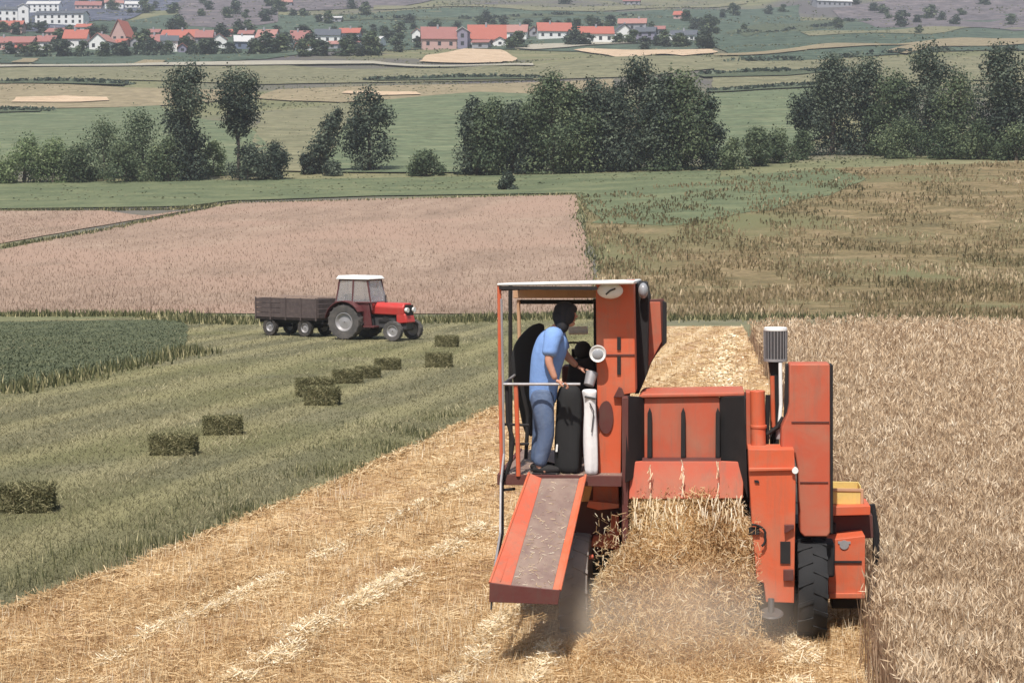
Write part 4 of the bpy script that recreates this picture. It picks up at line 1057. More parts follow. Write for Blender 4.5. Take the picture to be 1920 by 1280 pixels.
# work lamps
c = L(1144, 545, 17.42); mb = MB(); mb.ball(c, (.125, .07, .078), 20, 10); mb.build("work_lamp", M['white'], cb)
mb = MB(); p_ = [L(1136, 552, 17.345), L(1144, 545, 17.343), L(1154, 541, 17.345)]; mb.tube(p_, .008); mb.cyl(c, c + Vector((0, .2, -.02)), .03); mb.build("lamp_bracket", M['darkgrey'], cb)
c = L(1121, 663, 17.45); mb = MB(); mb.lathe(c, (0, -1, 0), [(.0, .02), (.055, .02), (.078, .035), (.084, 0), (.06, -.07), (0, -.08)], 22); lm = mb.build("round_lamp", M['white'], cb)
mb = MB(); mb.ball(c + Vector((0, -.02, -.005)), (.055, .02, .052)); mb.build("lens", M['lens'], lm)
# canopy
zr = L(935, 532, 17.25).z; xl = L(932, 532, 17.25).x; xr = L(1189, 532, 17.25).x; FL = L(1000, 892, 17.25).z
mb = MB(); mb.hexa([(xl, -1.76, zr - .02), (xr, -1.76, zr), (xr, .35, zr - .05), (xl, .35, zr - .08), (xl, -1.76, zr + .005), (xr, -1.76, zr + .035), (xr, .35, zr - .01), (xl, .35, zr - .05)]); mb.build("canopy_roof", M['white'], cb, .012)
mb = MB(); mb.box(xl + .02, xr - .35, -1.77, -1.74, zr - .055, zr - .022); mb.hexa([(xl + .005, -1.72, zr - .07), (xl + .035, -1.72, zr - .07), (xl + .035, .33, zr - .13), (xl + .005, .33, zr - .13), (xl + .005, -1.72, zr - .03), (xl + .035, -1.72, zr - .03), (xl + .035, .33, zr - .09), (xl + .005, .33, zr - .09)]); mb.box(xl + .03, xr, .30, .34, zr - .14, zr - .09); mb.build("canopy_frame", M['black'], cb)
sheet(rect(962, 543, 1118, 559), 19.15, .04, "canopy_beam", 'cream')
sheet(rect(975, 562, 1118, 570), 19.2, .05, "windscreen_rail", 'black')
mb = MB(); mb.tube([L(936, 534, 17.27), L(938, 720, 17.27), L(941, 905, 17.27)], .02, 8); mb.build("canopy_post", M['red'], cb)
mb = MB(); mb.tube([L(957, 534, 19.2), L(957, 720, 19.2), L(958, 860, 19.2)], .022, 8); mb.build("canopy_post", M['black'], cb)
mb = MB(); mb.tube([L(1116, 560, 18.6), L(1117, 700, 18.6)], .02, 8); mb.build("canopy_post", M['black'], cb)
mb = MB(); mb.tube([L(972, 562, 19.2), L(974, 640, 19.2)], .02, 8); mb.build("canopy_post", M['cream'], cb)
# platform
xr2 = L(1166, 892, 17.3).x
mb = MB(); mb.box(xl + .04, xr2, -1.72, .32, FL - .05, FL); mb.build("platform", M['rust'], cb, .005)
mb = MB(); mb.box(xl + .04, xr2, -1.76, -1.722, FL - .09, FL + .012); mb.box(xl, xl + .038, -1.76, .32, FL - .09, FL + .012); mb.build("platform_edge", M['maroon'], cb, .004)
mb = MB(); mb.tube([L(944, 720, 17.22), L(1088, 720, 17.22)], .014, 8); mb.tube([L(944, 720, 17.22), L(944, 720, 17.22) + Vector((0, 1.9, 0))], .014, 8); mb.build("handrail", M['steel'], cb)
mb = MB(); mb.tube([L(967, 722, 17.24), L(970, 800, 17.24), L(972, 892, 17.24)], .022, 8); mb.build("rail_post", M['red'], cb)
mb = MB(); mb.tube([L(950, 722, 17.26), L(952, 790, 17.26), L(962, 825, 17.26), L(957, 865, 17.26), L(945, 900, 17.25)], .02, 8); mb.tube([L(943, 795, 17.27), L(992, 797, 17.27)], .014, 6); mb.tube([L(960, 832, 17.27), L(992, 832, 17.27)], .014, 6)
mb.tube([L(978, 722, 17.6), L(990, 780, 17.6), L(986, 860, 17.6)], .02, 6); mb.build("side_rail", M['black'], cb)
mb = MB(); mb.tube([L(940, 560, 17.22), L(943, 720, 17.22), L(945, 850, 17.22), L(939, 905, 17.1), L(938, 1000, 16.8), L(928, 1062, 16.3)], .012, 6); mb.build("grab_rail", M['steel'], cb)
mb = MB(); mb.tube([L(944, 850, 17.3), L(942, 910, 17.2), L(942, 1000, 16.9), L(930, 1050, 16.5)], .016, 6); mb.tube([L(944, 918, 17.2), L(965, 916, 17.3)], .014, 6); mb.build("ladder_rail", M['black'], cb)
# seat, console, fuel tank at the front of the platform
mb = MB(); c = L(1093, 668, 18.4); mb.ball(c + Vector((0, 0, .06)), (.09, .09, .10)); mb.hexa([c + Vector(q_) for q_ in ((-.17, -.15, -.34), (.19, -.15, -.34), (.19, .2, -.34), (-.17, .2, -.34), (-.13, -.12, -.03), (.12, -.12, .0), (.12, .16, .0), (-.13, .16, -.03))]); mb.build("driver_seat", M['black'], cb, .03)
mb = MB(); c = L(1075, 690, 18.7); mb.box(c.x - .12, c.x + .3, c.y, c.y + .3, FL, c.z + .02); mb.build("console", M['maroon'], cb, .02)
mb = MB(); p0 = L(1066, 620, 18.9); p1 = L(1102, 619, 18.9); mb.cyl(p0, p1, .042); mb.build("header_tank", M['white'], cb, .008)
mb = MB(); c = L(1075, 655, 18.9); mb.lathe(c, (0, -.35, .94), [(.17, 0), (.18, .012), (.192, 0), (.18, -.012)], 22); mb.cyl(c, c + Vector((0, .25, -.7)), .02); mb.build("steering_wheel", M['black'], cb)
# bagging spout over the sacks
mb = MB(); c = L(1104, 722, 17.5); mb.cyl(c, c + Vector((.03, .05, .12)), .05, .06); mb.build("bagging_spout", M['steel'], cb)
# sack chute
A0, A1 = L(1016, 896, 17.2), L(1086, 896, 17.2); B0, B1 = L(958, 1096, 15.9), L(1036, 1104, 15.9)
up = Vector((0, 0, 1)); nd = Vector((0, 0, -.02))
def slab(pts, name, mat, th=(0, 0, -.02)): mb = MB(); mb.prism(pts, th); return mb.build(name, M[mat], ch, .003)
ch = cb
chf = slab([A0, A1, B1, B0], "sack_chute", 'rust')
ch = cb
LA, LB = L(992, 886, 17.2), L(918, 1092, 15.9); RA, RB = L(1098, 890, 17.2), L(1050, 1106, 15.9)
ch = chf
slab([LA, A0, B0, LB], "side_board", 'red_panel', (0, 0, -.018)); slab([A1, RA, RB, B1], "side_board", 'red', (0, 0, -.018))
mb = MB(); mb.tube([LA, LB], .012, 8); mb.tube([RA, RB], .013, 8); mb.build("board_edge", M['red'], chf)
mb = MB(); mb.tube([L(1003, 893, 17.2), L(938, 1090, 15.92)], .006, 6); mb.build("board_crease", M['red_panel'], chf)
sheet([(917, 1128), (1046, 1133), (1050, 1106), (1036, 1105), (958, 1097), (918, 1092)], 15.88, .03, "end_board", 'maroon', .003, chf)
mb = MB(); mb.tube([L(922, 1122, 15.9), L(921, 1142, 15.9)], .01, 6); mb.build("end_hook", M['darkgrey'], chf)
mb = MB(); mb.tube([L(1030, 1080, 16.1), L(1060, 1040, 17.5)], .02, 6); mb.tube([L(950, 1080, 16.1), L(985, 960, 17.3)], .02, 6); mb.build("chute_strut", M['darkgrey'], cb)
# lower left side of the body
sheet([(1058, 1042), (1166, 1036), (1166, 905), (1092, 905), (1072, 980)], 17.85, .4, "lower_housing", 'maroon')
sheet([(1112, 951), (1160, 949), (1160, 909), (1112, 909)], 17.62, .2, "lower_box", 'red')
sheet([(1106, 1024), (1161, 1030), (1161, 964), (1146, 965), (1143, 1000), (1112, 1006)], 17.7, .1, "lower_flange", 'red')
sheet([(1090, 940), (1104, 940), (1112, 905), (1098, 903)], 17.55, .05, "ochre_bracket", 'orange')
sheet([(1100, 950), (1122, 956), (1161, 952), (1161, 944), (1104, 938)], 17.5, .05, "lower_beam", 'red')
mb = MB(); mb.tube([L(1048, 1049, 17.3), L(1112, 1043, 17.4)], .022, 8); mb.build("cross_bar", M['red_panel'], cb)
sheet([(1396, 1190), (1500, 1200), (1500, 1040), (1396, 1040)], 17.9, .1, 'underbody_shade', 'black')  # black plate added to stand for the deep shade under the machine
sheet([(1107, 1128), (1125, 1128), (1170, 1038), (1158, 1038)], 17.6, .04, "lower_strut", 'red_panel')
# right hand pillar
pil = sheet([(1436, 1128), (1489, 1130), (1492, 905), (1489, 842), (1403, 842), (1404, 878), (1410, 982), (1419, 1090), (1432, 1092)], 17.1, .42, "right_housing", 'red')
sheet([(1404, 884), (1494, 882), (1494, 876), (1404, 877)], 17.07, .03, "rib", 'red', .008, pil)
sheet(rect(1463, 1015, 1482, 1056), 17.085, .02, "opening", 'black', .001, pil)
sheet([(1471, 1000), (1489, 990), (1489, 984), (1471, 984)], 17.05, .06, "bracket", 'maroon', .003, pil)
sheet(rect(1469, 1068, 1488, 1088), 17.06, .06, "bracket", 'maroon', .003, pil)
mb = MB(); pts = [L(1409 + 26 * math.sin(t), 1000 - 17 * math.cos(t) + (12 if t > 1.6 else 0), 17.06) for t in np.linspace(0, 2.3, 9)]; mb.tube(pts, .012, 6); mb.build("cable_loop", M['black'], cb)
sheet(rect(1404, 988, 1424, 1002), 17.07, .03, "opening", 'black', .002, pil)
sheet([(1416, 905), (1424, 905), (1422, 900), (1414, 900)], 17.085, .02, "opening", 'black', .001, pil)
mb = MB(); c = L(1491, 882, 17.06); mb.cyl(c, c + Vector((0, .05, 0)), .03, .03, 12); mb.build("bolt", M['white'], pil)
mb = MB(); p0 = L(1422, 842, 17.45); p1 = L(1420, 732, 17.45); mb.cyl(p0, p1, .072, .072, 18); mb.cyl(L(1422, 802, 17.45), L(1422, 796, 17.45), .08, .08, 18); mb.build("side_tube", M['red'], cb, .006)
sheet(rect(1399, 735, 1408, 842), 17.5, .3, "side_plate", 'red_panel')
sheet(rect(1392, 745, 1406, 1150), 17.6, .6, "gap_shade", 'black')  # shade of the gap beside the hood, filled in as a black strip
# air intake
c0 = L(1454, 674, 17.9); c1 = L(1454, 620, 17.9)
ai = MB(); ai.cyl(c0, c1, .108, .112, 24); pre = ai.build("air_pre_cleaner", M['darkgrey'], cb, .004)
mb = MB(); mb.cyl(c1, c1 + up * .035, .116, .112, 24); mb.build("cap", M['white'], pre, .006)
mb = MB(); mb.cyl(c0 - up * .015, c0 + up * .01, .116, .116, 24); mb.build("rim", M['steel'], pre)
mb = MB()
for i in range(22):
    t = 2 * math.pi * i / 22; e = Vector((math.cos(t), math.sin(t), 0)); mb.cyl(c0 + e * .112 + up * .01, c1 + e * .114, .004, .004, 5)
mb.build("mesh_screen", M['steel'], pre)
mb = MB(); mb.cyl(c0, L(1453, 700, 17.9), .075, .05, 18); mb.cyl(L(1453, 700, 17.9), L(1452, 840, 17.9), .045, .045, 14); mb.build("intake_neck", M['black'], cb)
mb = MB(); mb.cyl(L(1448, 705, 17.78), L(1450, 800, 17.78), .022, .022, 10); mb.build("red_rod", M['red'], cb)
mb = MB(); mb.tube([L(1463, 680, 17.8), L(1464, 760, 17.75), L(1461, 800, 17.7)], .018, 8); mb.build("pipe", M['white'], cb)
mb = MB(); mb.cyl(L(1461, 800, 17.6), L(1461, 822, 17.6), .028, .035, 12); mb.build("pipe_fitting", M['steel'], cb)
mb = MB(); mb.tube([L(1436, 842, 17.55), L(1437, 815, 17.55), L(1458, 800, 17.55), L(1469, 782, 17.55)], .022, 8); mb.tube([L(1440, 740, 17.6), L(1437, 838, 17.6)], .024, 8); mb.build("intake_bracket", M['black'], cb)
# tall elevator at the right
el_ = sheet([(1508, 1006), (1552, 1006), (1557, 998), (1556, 682), (1480, 682), (1480, 756), (1477, 775), (1466, 800), (1464, 838), (1490, 850), (1496, 880), (1500, 998)], 17.3, .30, "elevator", 'red_panel', .014)
sheet(rect(1556, 684, 1562, 1000), 17.36, .22, "elevator_shade_edge", 'black')  # black strip stands for shade on the side turned from the sun
sheet([(1470, 800), (1482, 770), (1482, 684), (1474, 684), (1472, 760)], 17.45, .2, "elevator_side", 'black')
# right hand box with the yellow crate on it
bx0 = sheet([(1550, 967), (1632, 965), (1632, 948), (1550, 950)], 17.9, .5, "side_shelf", 'red')
sheet([(1556, 1012), (1638, 1008), (1636, 965), (1556, 967)], 18.1, .4, "side_recess", 'maroon')
bx = sheet([(1553, 1122), (1622, 1122), (1622, 1004), (1553, 1012)], 17.7, .4, "tool_box", 'red')
sheet(rect(1553, 1051, 1616, 1055), 17.685, .02, "seam", 'black', .001, bx)
sheet(rect(1555, 1112, 1622, 1121), 17.67, .03, "lip", 'red', .004, bx)
mb = MB(); c = L(1583, 1021, 17.69); mb.cyl(c, c + Vector((0, .02, 0)), .045, .045, 14); mb.box(c.x - .06, c.x + .06, c.y + .002, c.y + .02, c.z + .01, c.z + .035); mb.build("badge", M['steel'], bx)
mb = MB(); p_ = [L(1634, 945, 18.3), L(1643, 1000, 18.3), L(1642, 1060, 18.3), L(1630, 1135, 18.2)]; mb.tube(p_, .035, 8); mb.build("side_guard", M['black'], cb)
sheet([(1560, 1140), (1612, 1140), (1616, 1122), (1560, 1122)], 17.9, .3, "box_underside", 'black')
yc = L(1588, 950, 18.0)
cr = empty("yellow_crate", Mc @ Vector((yc.x, yc.y + .05, yc.z + .004)), -AL, label="small open yellow crate standing on the right shelf of the combine", cat="crate")
mb = MB(); mb.box(-.15, .14, 0, .30, 0, .012); mb.box(-.15, .14, 0, .012, .013, .17); mb.box(-.15, .14, .288, .30, .013, .20); mb.box(-.15, -.138, .013, .287, .013, .20); mb.box(.128, .14, .013, .287, .013, .20); mb.build("crate_body", M['yellow'], cr, .004)
mb = MB(); mb.box(-.16, .15, -.01, -.001, .145, .175); mb.cyl((.15, 0, .01), (.15, 0, .17), .016); mb.build("crate_rim", M['pale_'] if 'pale_' in M else M['cream'], cr, .003)
# chassis, axles, wheels
mb = MB(); mb.box(-1.0, .95, -1.5, -1.38, .44, .56); mb.box(-.55, -.45, -1.45, 1.8, .55, .85); mb.box(.35, .45, -1.45, 1.8, .55, .85); mb.box(.35, 1.35, -1.0, -.4, .62, 1.05); mb.box(-1.2, 1.2, 1.35, 1.6, .55, .8); mb.box(-.95, -.6, -.9, -.3, .9, 1.5)
mb.build("chassis", M['black'], cb, .01)
for x_ in (L(1078, 1150, 17.35).x, L(1521, 1150, 17.35).x): wheel(cb, "rear_wheel", x_, 17.5 - D0, .50, .28, .26, M['tyre_dust' if x_ < 0 else 'cloth_black'], M['darkgrey'], 'x', lugs=16)  # right tyre coloured blacker to stand for the deep shade there
for o_ in [o for o in children(cb) if o.name.startswith("rear_wheel")]: pass
for x_ in (-1.05, .98): wheel(cb, "drive_wheel", x_, 1.5, .70, .42, .36, M['tyre'], M['steel'], 'x', lugs=18)
mb = MB(); c = L(1446, 1151, 17.0); mb.lathe(c, (0, -.3, 1), [(.02, 0), (.10, 0), (.115, .012), (.10, .024), (.02, .024)], 20); mb.cyl(c, c + Vector((0, .05, .14)), .03); mb.build("hitch_plate", M['darkgrey'], cb)
mb = MB(); mb.box(.5, 1.3, -1.55, -1.25, .62, .95); mb.build("engine_sump", M['black'], cb, .02)
# header and feeder in front (hidden from this side by the body)
mb = MB(); mb.hexa([(-.5, 1.9, .5), (.4, 1.9, .5), (.4, 3.1, .25), (-.5, 3.1, .25), (-.5, 1.9, 1.4), (.4, 1.9, 1.4), (.4, 3.1, .8), (-.5, 3.1, .8)]); mb.build("feeder_house", M['red'], cb, .01)
mb = MB(); mb.box(-1.45, 1.3, 3.05, 3.1, .2, 1.0); mb.box(-1.45, 1.3, 3.1, 3.9, .16, .2); mb.box(-1.5, -1.45, 3.0, 4.1, .15, .9); mb.box(1.3, 1.35, 3.0, 4.1, .15, .9); mb.build("header", M['red'], cb, .008)
mb = MB(); mb.cyl((-1.42, 3.4, .42), (1.27, 3.4, .42), .16, .16, 16); mb.build("auger", M['steel'], cb)
mb = MB(); mb.cyl((-1.4, 3.85, 1.0), (1.25, 3.85, 1.0), .04)
for k in range(6):
    t = k * math.pi / 3; q = Vector((0, math.cos(t) * .42, math.sin(t) * .42)); mb.box(-1.4, 1.25, 3.85 + q.y - .02, 3.85 + q.y + .02, 1 + q.z - .02, 1 + q.z + .02)
    for sx in (-1.4, 1.25): mb.cyl((sx, 3.85, 1.0), (sx, 3.85 + q.y, 1 + q.z), .015)
mb.build("reel", M['maroon'], cb)

sheet(rect(1484, 790, 1555, 792.5), 17.29, .012, "seam", 'maroon', .001, el_)
sheet([(1500, 905), (1553, 905), (1553, 903), (1500, 903)], 17.29, .012, "seam", 'maroon', .001, el_)
n = 420
pc = np.array([tuple(Mc @ Vector((rnd.uniform(xl + .1, xr2 - .1), rnd.uniform(-1.7, .25), FL + .006))) for _ in range(n // 2)] +
              [tuple(Mc @ (A0 + (A1 - A0) * a_ + ((B0 + (B1 - B0) * a_) - (A0 + (A1 - A0) * a_)) * b_ + Vector((0, 0, .006)))) for a_, b_ in ((rnd.uniform(.02, .98), rnd.uniform(0, 1) ** .6) for _ in range(n // 2))])
straws("chaff", M['pale_straw'], pc, .045, .0035, tilt=.3, label="bits of chaff scattered on the platform and the sack chute", cat="chaff")

# ------------------------------------------------------------------ sacks and cloth on the platform
def sackmesh(name, prof, root, mat, flat=.6, amp=.02, seed=0):
    """prof: list of (z, xcentre, halfwidth) rings -> lumpy closed sack"""
    bm = bmesh.new(); rings = []
    n = 20
    for z, xc, w in prof:
        rg = []
        for i in range(n):
            t = 2 * math.pi * i / n; cx, cy = math.cos(t), math.sin(t)
            cx = math.copysign(abs(cx) ** .75, cx); cy = math.copysign(abs(cy) ** .75, cy)
            q = 1 + amp * 10 * noise.noise(Vector((cx * 1.5 + seed, cy * 1.5, z * 6)))
            rg.append(bm.verts.new((xc + cx * w * q, cy * w * flat * q, z)))
        rings.append(rg)
    for a, b in zip(rings[:-1], rings[1:]):
        for i in range(n): bm.faces.new((a[i], a[(i + 1) % n], b[(i + 1) % n], b[i]))
    bm.faces.new(rings[0][::-1]); bm.faces.new(rings[-1])
    me = bpy.data.meshes.new(name); bm.to_mesh(me); bm.free()
    me.polygons.foreach_set("use_smooth", np.ones(len(me.polygons), dtype=bool))
    o = link(name, me, mat, root); md = o.modifiers.new("soft", 'SUBSURF'); md.levels = 1; md.render_levels = 1
    return o
def onplat(u, D): p = L(u, 880, D); return Mc @ Vector((p.x, p.y, FL))
sw = empty("sack", onplat(1108, 17.42), -AL, label="tall narrow white grain sack hanging at the spout beside the red column", cat="sack")
sackmesh("sack_body", [(0.0, .0, .06), (.03, 0, .068), (.2, 0, .07), (.42, -.005, .066), (.62, -.008, .056), (.74, -.012, .064), (.80, -.015, .075), (.83, -.012, .07)], sw, M['sack_white'], .9, .035, 1)
mb = MB(); mb.tube([Vector((-.01, -.075, .70)), Vector((.03, -.074, .62)), Vector((.01, -.078, .42))], .006, 5); mb.tube([Vector((-.06, -.06, .76)), Vector((.05, -.06, .74))], .012, 6); mb.build("tie", M['darkgrey'], sw)
sb = empty("sack", onplat(1066, 17.5), -AL, label="tall black sack standing between the man's legs and the white sack", cat="sack")
sackmesh("sack_body", [(0.0, 0, .115), (.03, 0, .125), (.3, 0, .13), (.55, 0, .128), (.75, 0, .12), (.83, 0, .105), (.86, 0, .06)], sb, M['cloth_black'], .75, .030, 5)
mb = MB(); mb.prism([(-.12, -.105, .22), (-.10, -.108, .22), (-.095, -.108, .29), (-.112, -.105, .29)], (0, .01, 0)); mb.build("white_mark", M['white'], sb)
jc = empty("black_cloth", onplat(985, 18.3), -AL, label="large black cloth hung over the rail behind the man", cat="cloth")
sackmesh("cloth", [(.25, .06, .07), (.5, .05, .10), (.8, .02, .14), (1.0, .0, .175), (1.2, .03, .16), (1.33, .09, .11), (1.42, .15, .05)], jc, M['cloth_black'], .35, .02, 9)

# ------------------------------------------------------------------ the man on the platform
def skin_obj(name, chains, mat, parent, sub=2):
    """chains: list of lists of (point, radius or (rx, ry)); chains that begin at an existing point are joined to it"""
    verts = []; rad = []; edges = []; idx = {}
    for chn in chains:
        prev = None
        for p, r in chn:
            k = (round(p[0], 4), round(p[1], 4), round(p[2], 4))
            if k not in idx:
                idx[k] = len(verts); verts.append(p); rad.append(r if isinstance(r, tuple) else (r, r))
            if prev is not None and prev != idx[k]: edges.append((prev, idx[k]))
            prev = idx[k]
    me = bpy.data.meshes.new(name); me.from_pydata([tuple(v) for v in verts], edges, [])
    o = link(name, me)
    o.modifiers.new("skin", 'SKIN')
    lay = me.skin_vertices[0].data
    for i, r in enumerate(rad): lay[i].radius = r
    lay[0].use_root = True
    md = o.modifiers.new("sub", 'SUBSURF'); md.levels = sub; md.render_levels = sub
    dg = bpy.context.evaluated_depsgraph_get(); dg.update()
    me2 = bpy.data.meshes.new_from_object(o.evaluated_get(dg))
    bpy.data.objects.remove(o)
    me2.name = name; me2.polygons.foreach_set("use_smooth", np.ones(len(me2.polygons), dtype=bool))
    me2.materials.clear()
    return link(name, me2, mat, parent)
PD = 17.5
pf = L(1010, 884, PD); base = Vector((pf.x, pf.y, FL))
man = empty("person", Mc @ base, -AL, label="dark haired man in light blue shirt and jeans standing on the platform", cat="person")
def Q(u, v, dy=0.0):
    p = L(u, v, PD); return (p.x - base.x, dy, p.z - base.z)
pel = Q(1018, 742); wai = Q(1020, 712); ch1 = Q(1026, 672); ch2 = Q(1039, 634); nk0 = Q(1048, 613); nk1 = Q(1054, 602); hd = Q(1060, 590)
lhip = Q(1018, 752, .09); rhip = Q(1018, 752, -.09)
rk = Q(1027, 812, -.12); ra = Q(1012, 874, -.12); rt = Q(1030, 880, -.14)
lk = Q(1012, 815, .11); la = Q(1004, 874, .12); lt = Q(1020, 880, .13)
rs = Q(1040, 626, -.17); re_ = Q(1032, 674, -.25); rw = Q(1046, 708, -.27)
ls = Q(1040, 626, .17); le = Q(1056, 668, .24); lw = Q(1080, 690, .2)
zt = lambda p, dz: (p[0], p[1], p[2] + dz)
body = skin_obj("body", [
    [(pel, (.09, .08)), (wai, (.09, .08)), (ch1, (.10, .09)), (ch2, (.10, .08)), (nk0, .06), (nk1, .055), (hd, (.085, .075)), (Q(1062, 577), (.08, .07))],
    [(pel, .07), (rhip, .07), (rk, .055), (ra, .042), (rt, .038)], [(pel, .07), (lhip, .07), (lk, .055), (la, .042), (lt, .038)],
    [(ch2, .07), (rs, .055), (re_, .043), (rw, .03)], [(ch2, .07), (ls, .055), (le, .043), (lw, .03)]], M['skin'], man)
# hands: palm and five bent fingers closed on the rail, face details; joined into the one body mesh
def hand(w, dirx, gripz):
    parts = []
    w = Vector(w)
    palm = w + Vector((.045 * dirx, -.0, -.022))
    parts.append([(tuple(w), (.026, .018)), (tuple(palm), (.036, .018)), (tuple(palm + Vector((.03 * dirx, 0, -.008))), (.034, .016))])
    for k, (o_, ln) in enumerate(((-.027, .030), (-.009, .034), (.009, .032), (.026, .026))):
        a = palm + Vector((.035 * dirx, o_, -.006)); b = a + Vector((ln * dirx, 0, -.008)); c_ = b + Vector((.008 * dirx, 0, -ln)); d_ = c_ + Vector((-.02 * dirx, 0, -.012))
        parts.append([(tuple(a), .0095), (tuple(b), .009), (tuple(c_), .008), (tuple(d_), .007)])
    a = palm + Vector((-.005 * dirx, -.03, 0)); b = a + Vector((.02 * dirx, -.018, -.02)); c_ = b + Vector((.02 * dirx, .004, -.018))
    parts.append([(tuple(a), .012), (tuple(b), .010), (tuple(c_), .008)])
    return parts
extra = []
for hp in (hand(rw, 1, 0), hand(lw, 1, 0)):
    for i, chn in enumerate(hp): extra.append(skin_obj("tmp", [chn], M['skin'], man, 1))
mb = MB(); h0 = Vector(hd)
mb.ball(h0 + Vector((.012, 0, .0)), (.092, .072, .112), 18, 12)
mb.cyl(h0 + Vector((.092, 0, .0)), h0 + Vector((.118, 0, -.022)), .010, .016, 8)
mb.ball(h0 + Vector((.085, 0, -.055)), (.016, .026, .009), 10, 6)
for s_ in (-1, 1):
    mb.ball(h0 + Vector((.082, s_ * .030, .012)), (.012, .013, .009), 10, 6); mb.ball(h0 + Vector((-.005, s_ * .078, -.005)), (.018, .010, .030), 10, 6)
mb.ball(h0 + Vector((.05, 0, -.085)), (.045, .045, .03), 12, 8)
extra.append(mb.build("tmp", M['skin'], man))
bmj = bmesh.new()
for o in [body] + extra: bmj.from_mesh(o.data)
mj = bpy.data.meshes.new("body"); bmj.to_mesh(mj); bmj.free()
mj.materials.append(M['skin']); mj.polygons.foreach_set("use_smooth", np.ones(len(mj.polygons), dtype=bool))
body.data = mj
for o in extra: bpy.data.objects.remove(o)
sle = lambda a, b, t: tuple(a[i] + (b[i] - a[i]) * t for i in range(3))
m_ = sle
def joined(name, chains, mat):
    obs = [skin_obj("tmp", [c_], mat, man) for c_ in chains]
    b_ = bmesh.new()
    for o in obs: b_.from_mesh(o.data)
    me = bpy.data.meshes.new(name); b_.to_mesh(me); b_.free()
    for o in obs: bpy.data.objects.remove(o)
    me.polygons.foreach_set("use_smooth", np.ones(len(me.polygons), dtype=bool))
    return link(name, me, mat, man)
joined("shirt", [
    [(zt(pel, -.10), (.135, .12)), (zt(pel, -.02), (.15, .135)), (wai, (.155, .14)), (m_(wai, ch1, .5), (.165, .145)), (ch1, (.175, .15)), (m_(ch1, ch2, .5), (.18, .15)), (ch2, (.165, .14)), (zt(nk0, -.02), (.085, .085))],
    [(ch2, .10), (m_(ch2, rs, .6), .11), (rs, .098), (m_(rs, re_, .3), .088), (m_(rs, re_, .6), .082), (m_(rs, re_, .85), .084)],
    [(ch2, .10), (m_(ch2, ls, .6), .11), (ls, .098), (m_(ls, le, .3), .088), (m_(ls, le, .6), .082), (m_(ls, le, .85), .084)]], M['shirt'])
def legs(h, k_, a_, sy): return [((pel[0], sy * .055, pel[2] + .08), .115), ((pel[0], sy * .07, pel[2] - .05), .128), (h, .122), (m_(h, k_, .33), .112), (m_(h, k_, .66), .098), (k_, .086), (m_(k_, a_, .4), .084), (m_(k_, a_, .75), .074), (m_(a_, k_, .03), .068)]
joined("jeans", [legs(rhip, rk, ra, -1), legs(lhip, lk, la, 1)], M['jeans'])
for a_, t_2 in ((ra, rt), (la, lt)):
    mb = MB(); a = Vector(a_); mb.ball((a.x + .07, a.y, .045), (.14, .05, .05), 14, 8); mb.box(a.x - .06, a.x + .19, a.y - .042, a.y + .042, 0.001, .02); mb.build("shoe", M['black'], man, .008)
mb = MB(); mb.ball(h0 + Vector((-.005, 0, .045)), (.108, .090, .085), 18, 10)
mb.ball(h0 + Vector((.03, 0, .055)), (.085, .080, .062), 16, 8); mb.ball(h0 + Vector((.012, -.045, -.005)), (.085, .05, .095), 14, 8); mb.ball(h0 + Vector((-.03, -.03, -.10)), (.07, .06, .08), 14, 8); mb.build("hair", M['cap'], man)
mb = MB(); mb.ball(h0 + Vector((-.035, 0, -.015)), (.092, .088, .10), 16, 10); mb.ball(h0 + Vector((-.05, 0, -.09)), (.06, .07, .06), 14, 8); mb.build("hair", M['cap'], man)

# ------------------------------------------------------------------ straw pouring out of the hood, and dust
cw = lambda p: Mc @ p
N1 = 60000
t = rng.uniform(0, 1, N1) ** .9
ztop = L(1285, 938, 17.35).z
xL0, xR0 = L(1186, 940, 17.4).x, L(1392, 940, 17.4).x
xL1, xR1 = L(1112, 1235, 16.7).x, L(1415, 1235, 16.9).x
xL = xL0 + (xL1 - xL0) * t ** 1.3; xR = xR0 + (xR1 - xR0) * t
s_ = rng.uniform(0, 1, N1)
x_ = xL + (xR - xL) * (s_ + .08 * np.sin(t * 7 + s_ * 5)) + rng.normal(0, .035, N1)
z_ = ztop + .04 - (ztop + .02) * t + rng.normal(0, .03, N1)
front = -1.60 - 1.15 * t ** 1.25 * np.sin(np.pi * np.clip(s_ * .9 + .05, 0, 1)) ** .7
y_ = front + rng.exponential(.05, N1) + .12 * np.array([noise.noise(Vector((a * 3, b * 3, 0))) for a, b in zip(x_, z_)])
P = np.stack([x_, y_, np.maximum(z_, .02)], 1)
Pw = np.array([tuple(Mc @ Vector(p_)) for p_ in P])
lum = np.array([noise.noise(Vector((a * 2.4, b * 1.2, 8))) for a, b in zip(x_, z_)])
o = straws("falling_straw", M['air_straw'], Pw, .15, .0075, var=np.clip(rng.normal(.36, .26, N1) + .7 * lum, 0, 1), tilt=.9,
       label="thick stream of straw pouring from the combine hood to the ground", cat="straw")
n = 22000
ax_ = rng.uniform(0, 1, n); X2 = xL1 - .25 + (xR1 - xL1 + .45) * ax_; Y2 = -2.55 - .55 * np.sin(np.pi * ax_) + rng.normal(0, .26, n)
H2 = .02 + .30 * np.exp(-((Y2 + 2.35) / .45) ** 2) * np.sin(np.pi * np.clip(ax_, 0, 1)) ** .6 * rng.uniform(0, 1, n)
straws("fresh_straw", M['air_straw'], np.array([tuple(Mc @ Vector(q_)) for q_ in zip(X2, Y2, H2)]), .2, .008, tilt=.35, var=np.clip(rng.normal(.4, .25, n), 0, 1),
       label="fresh loose straw landing on the stubble right behind the combine", cat="straw")
n = 6000
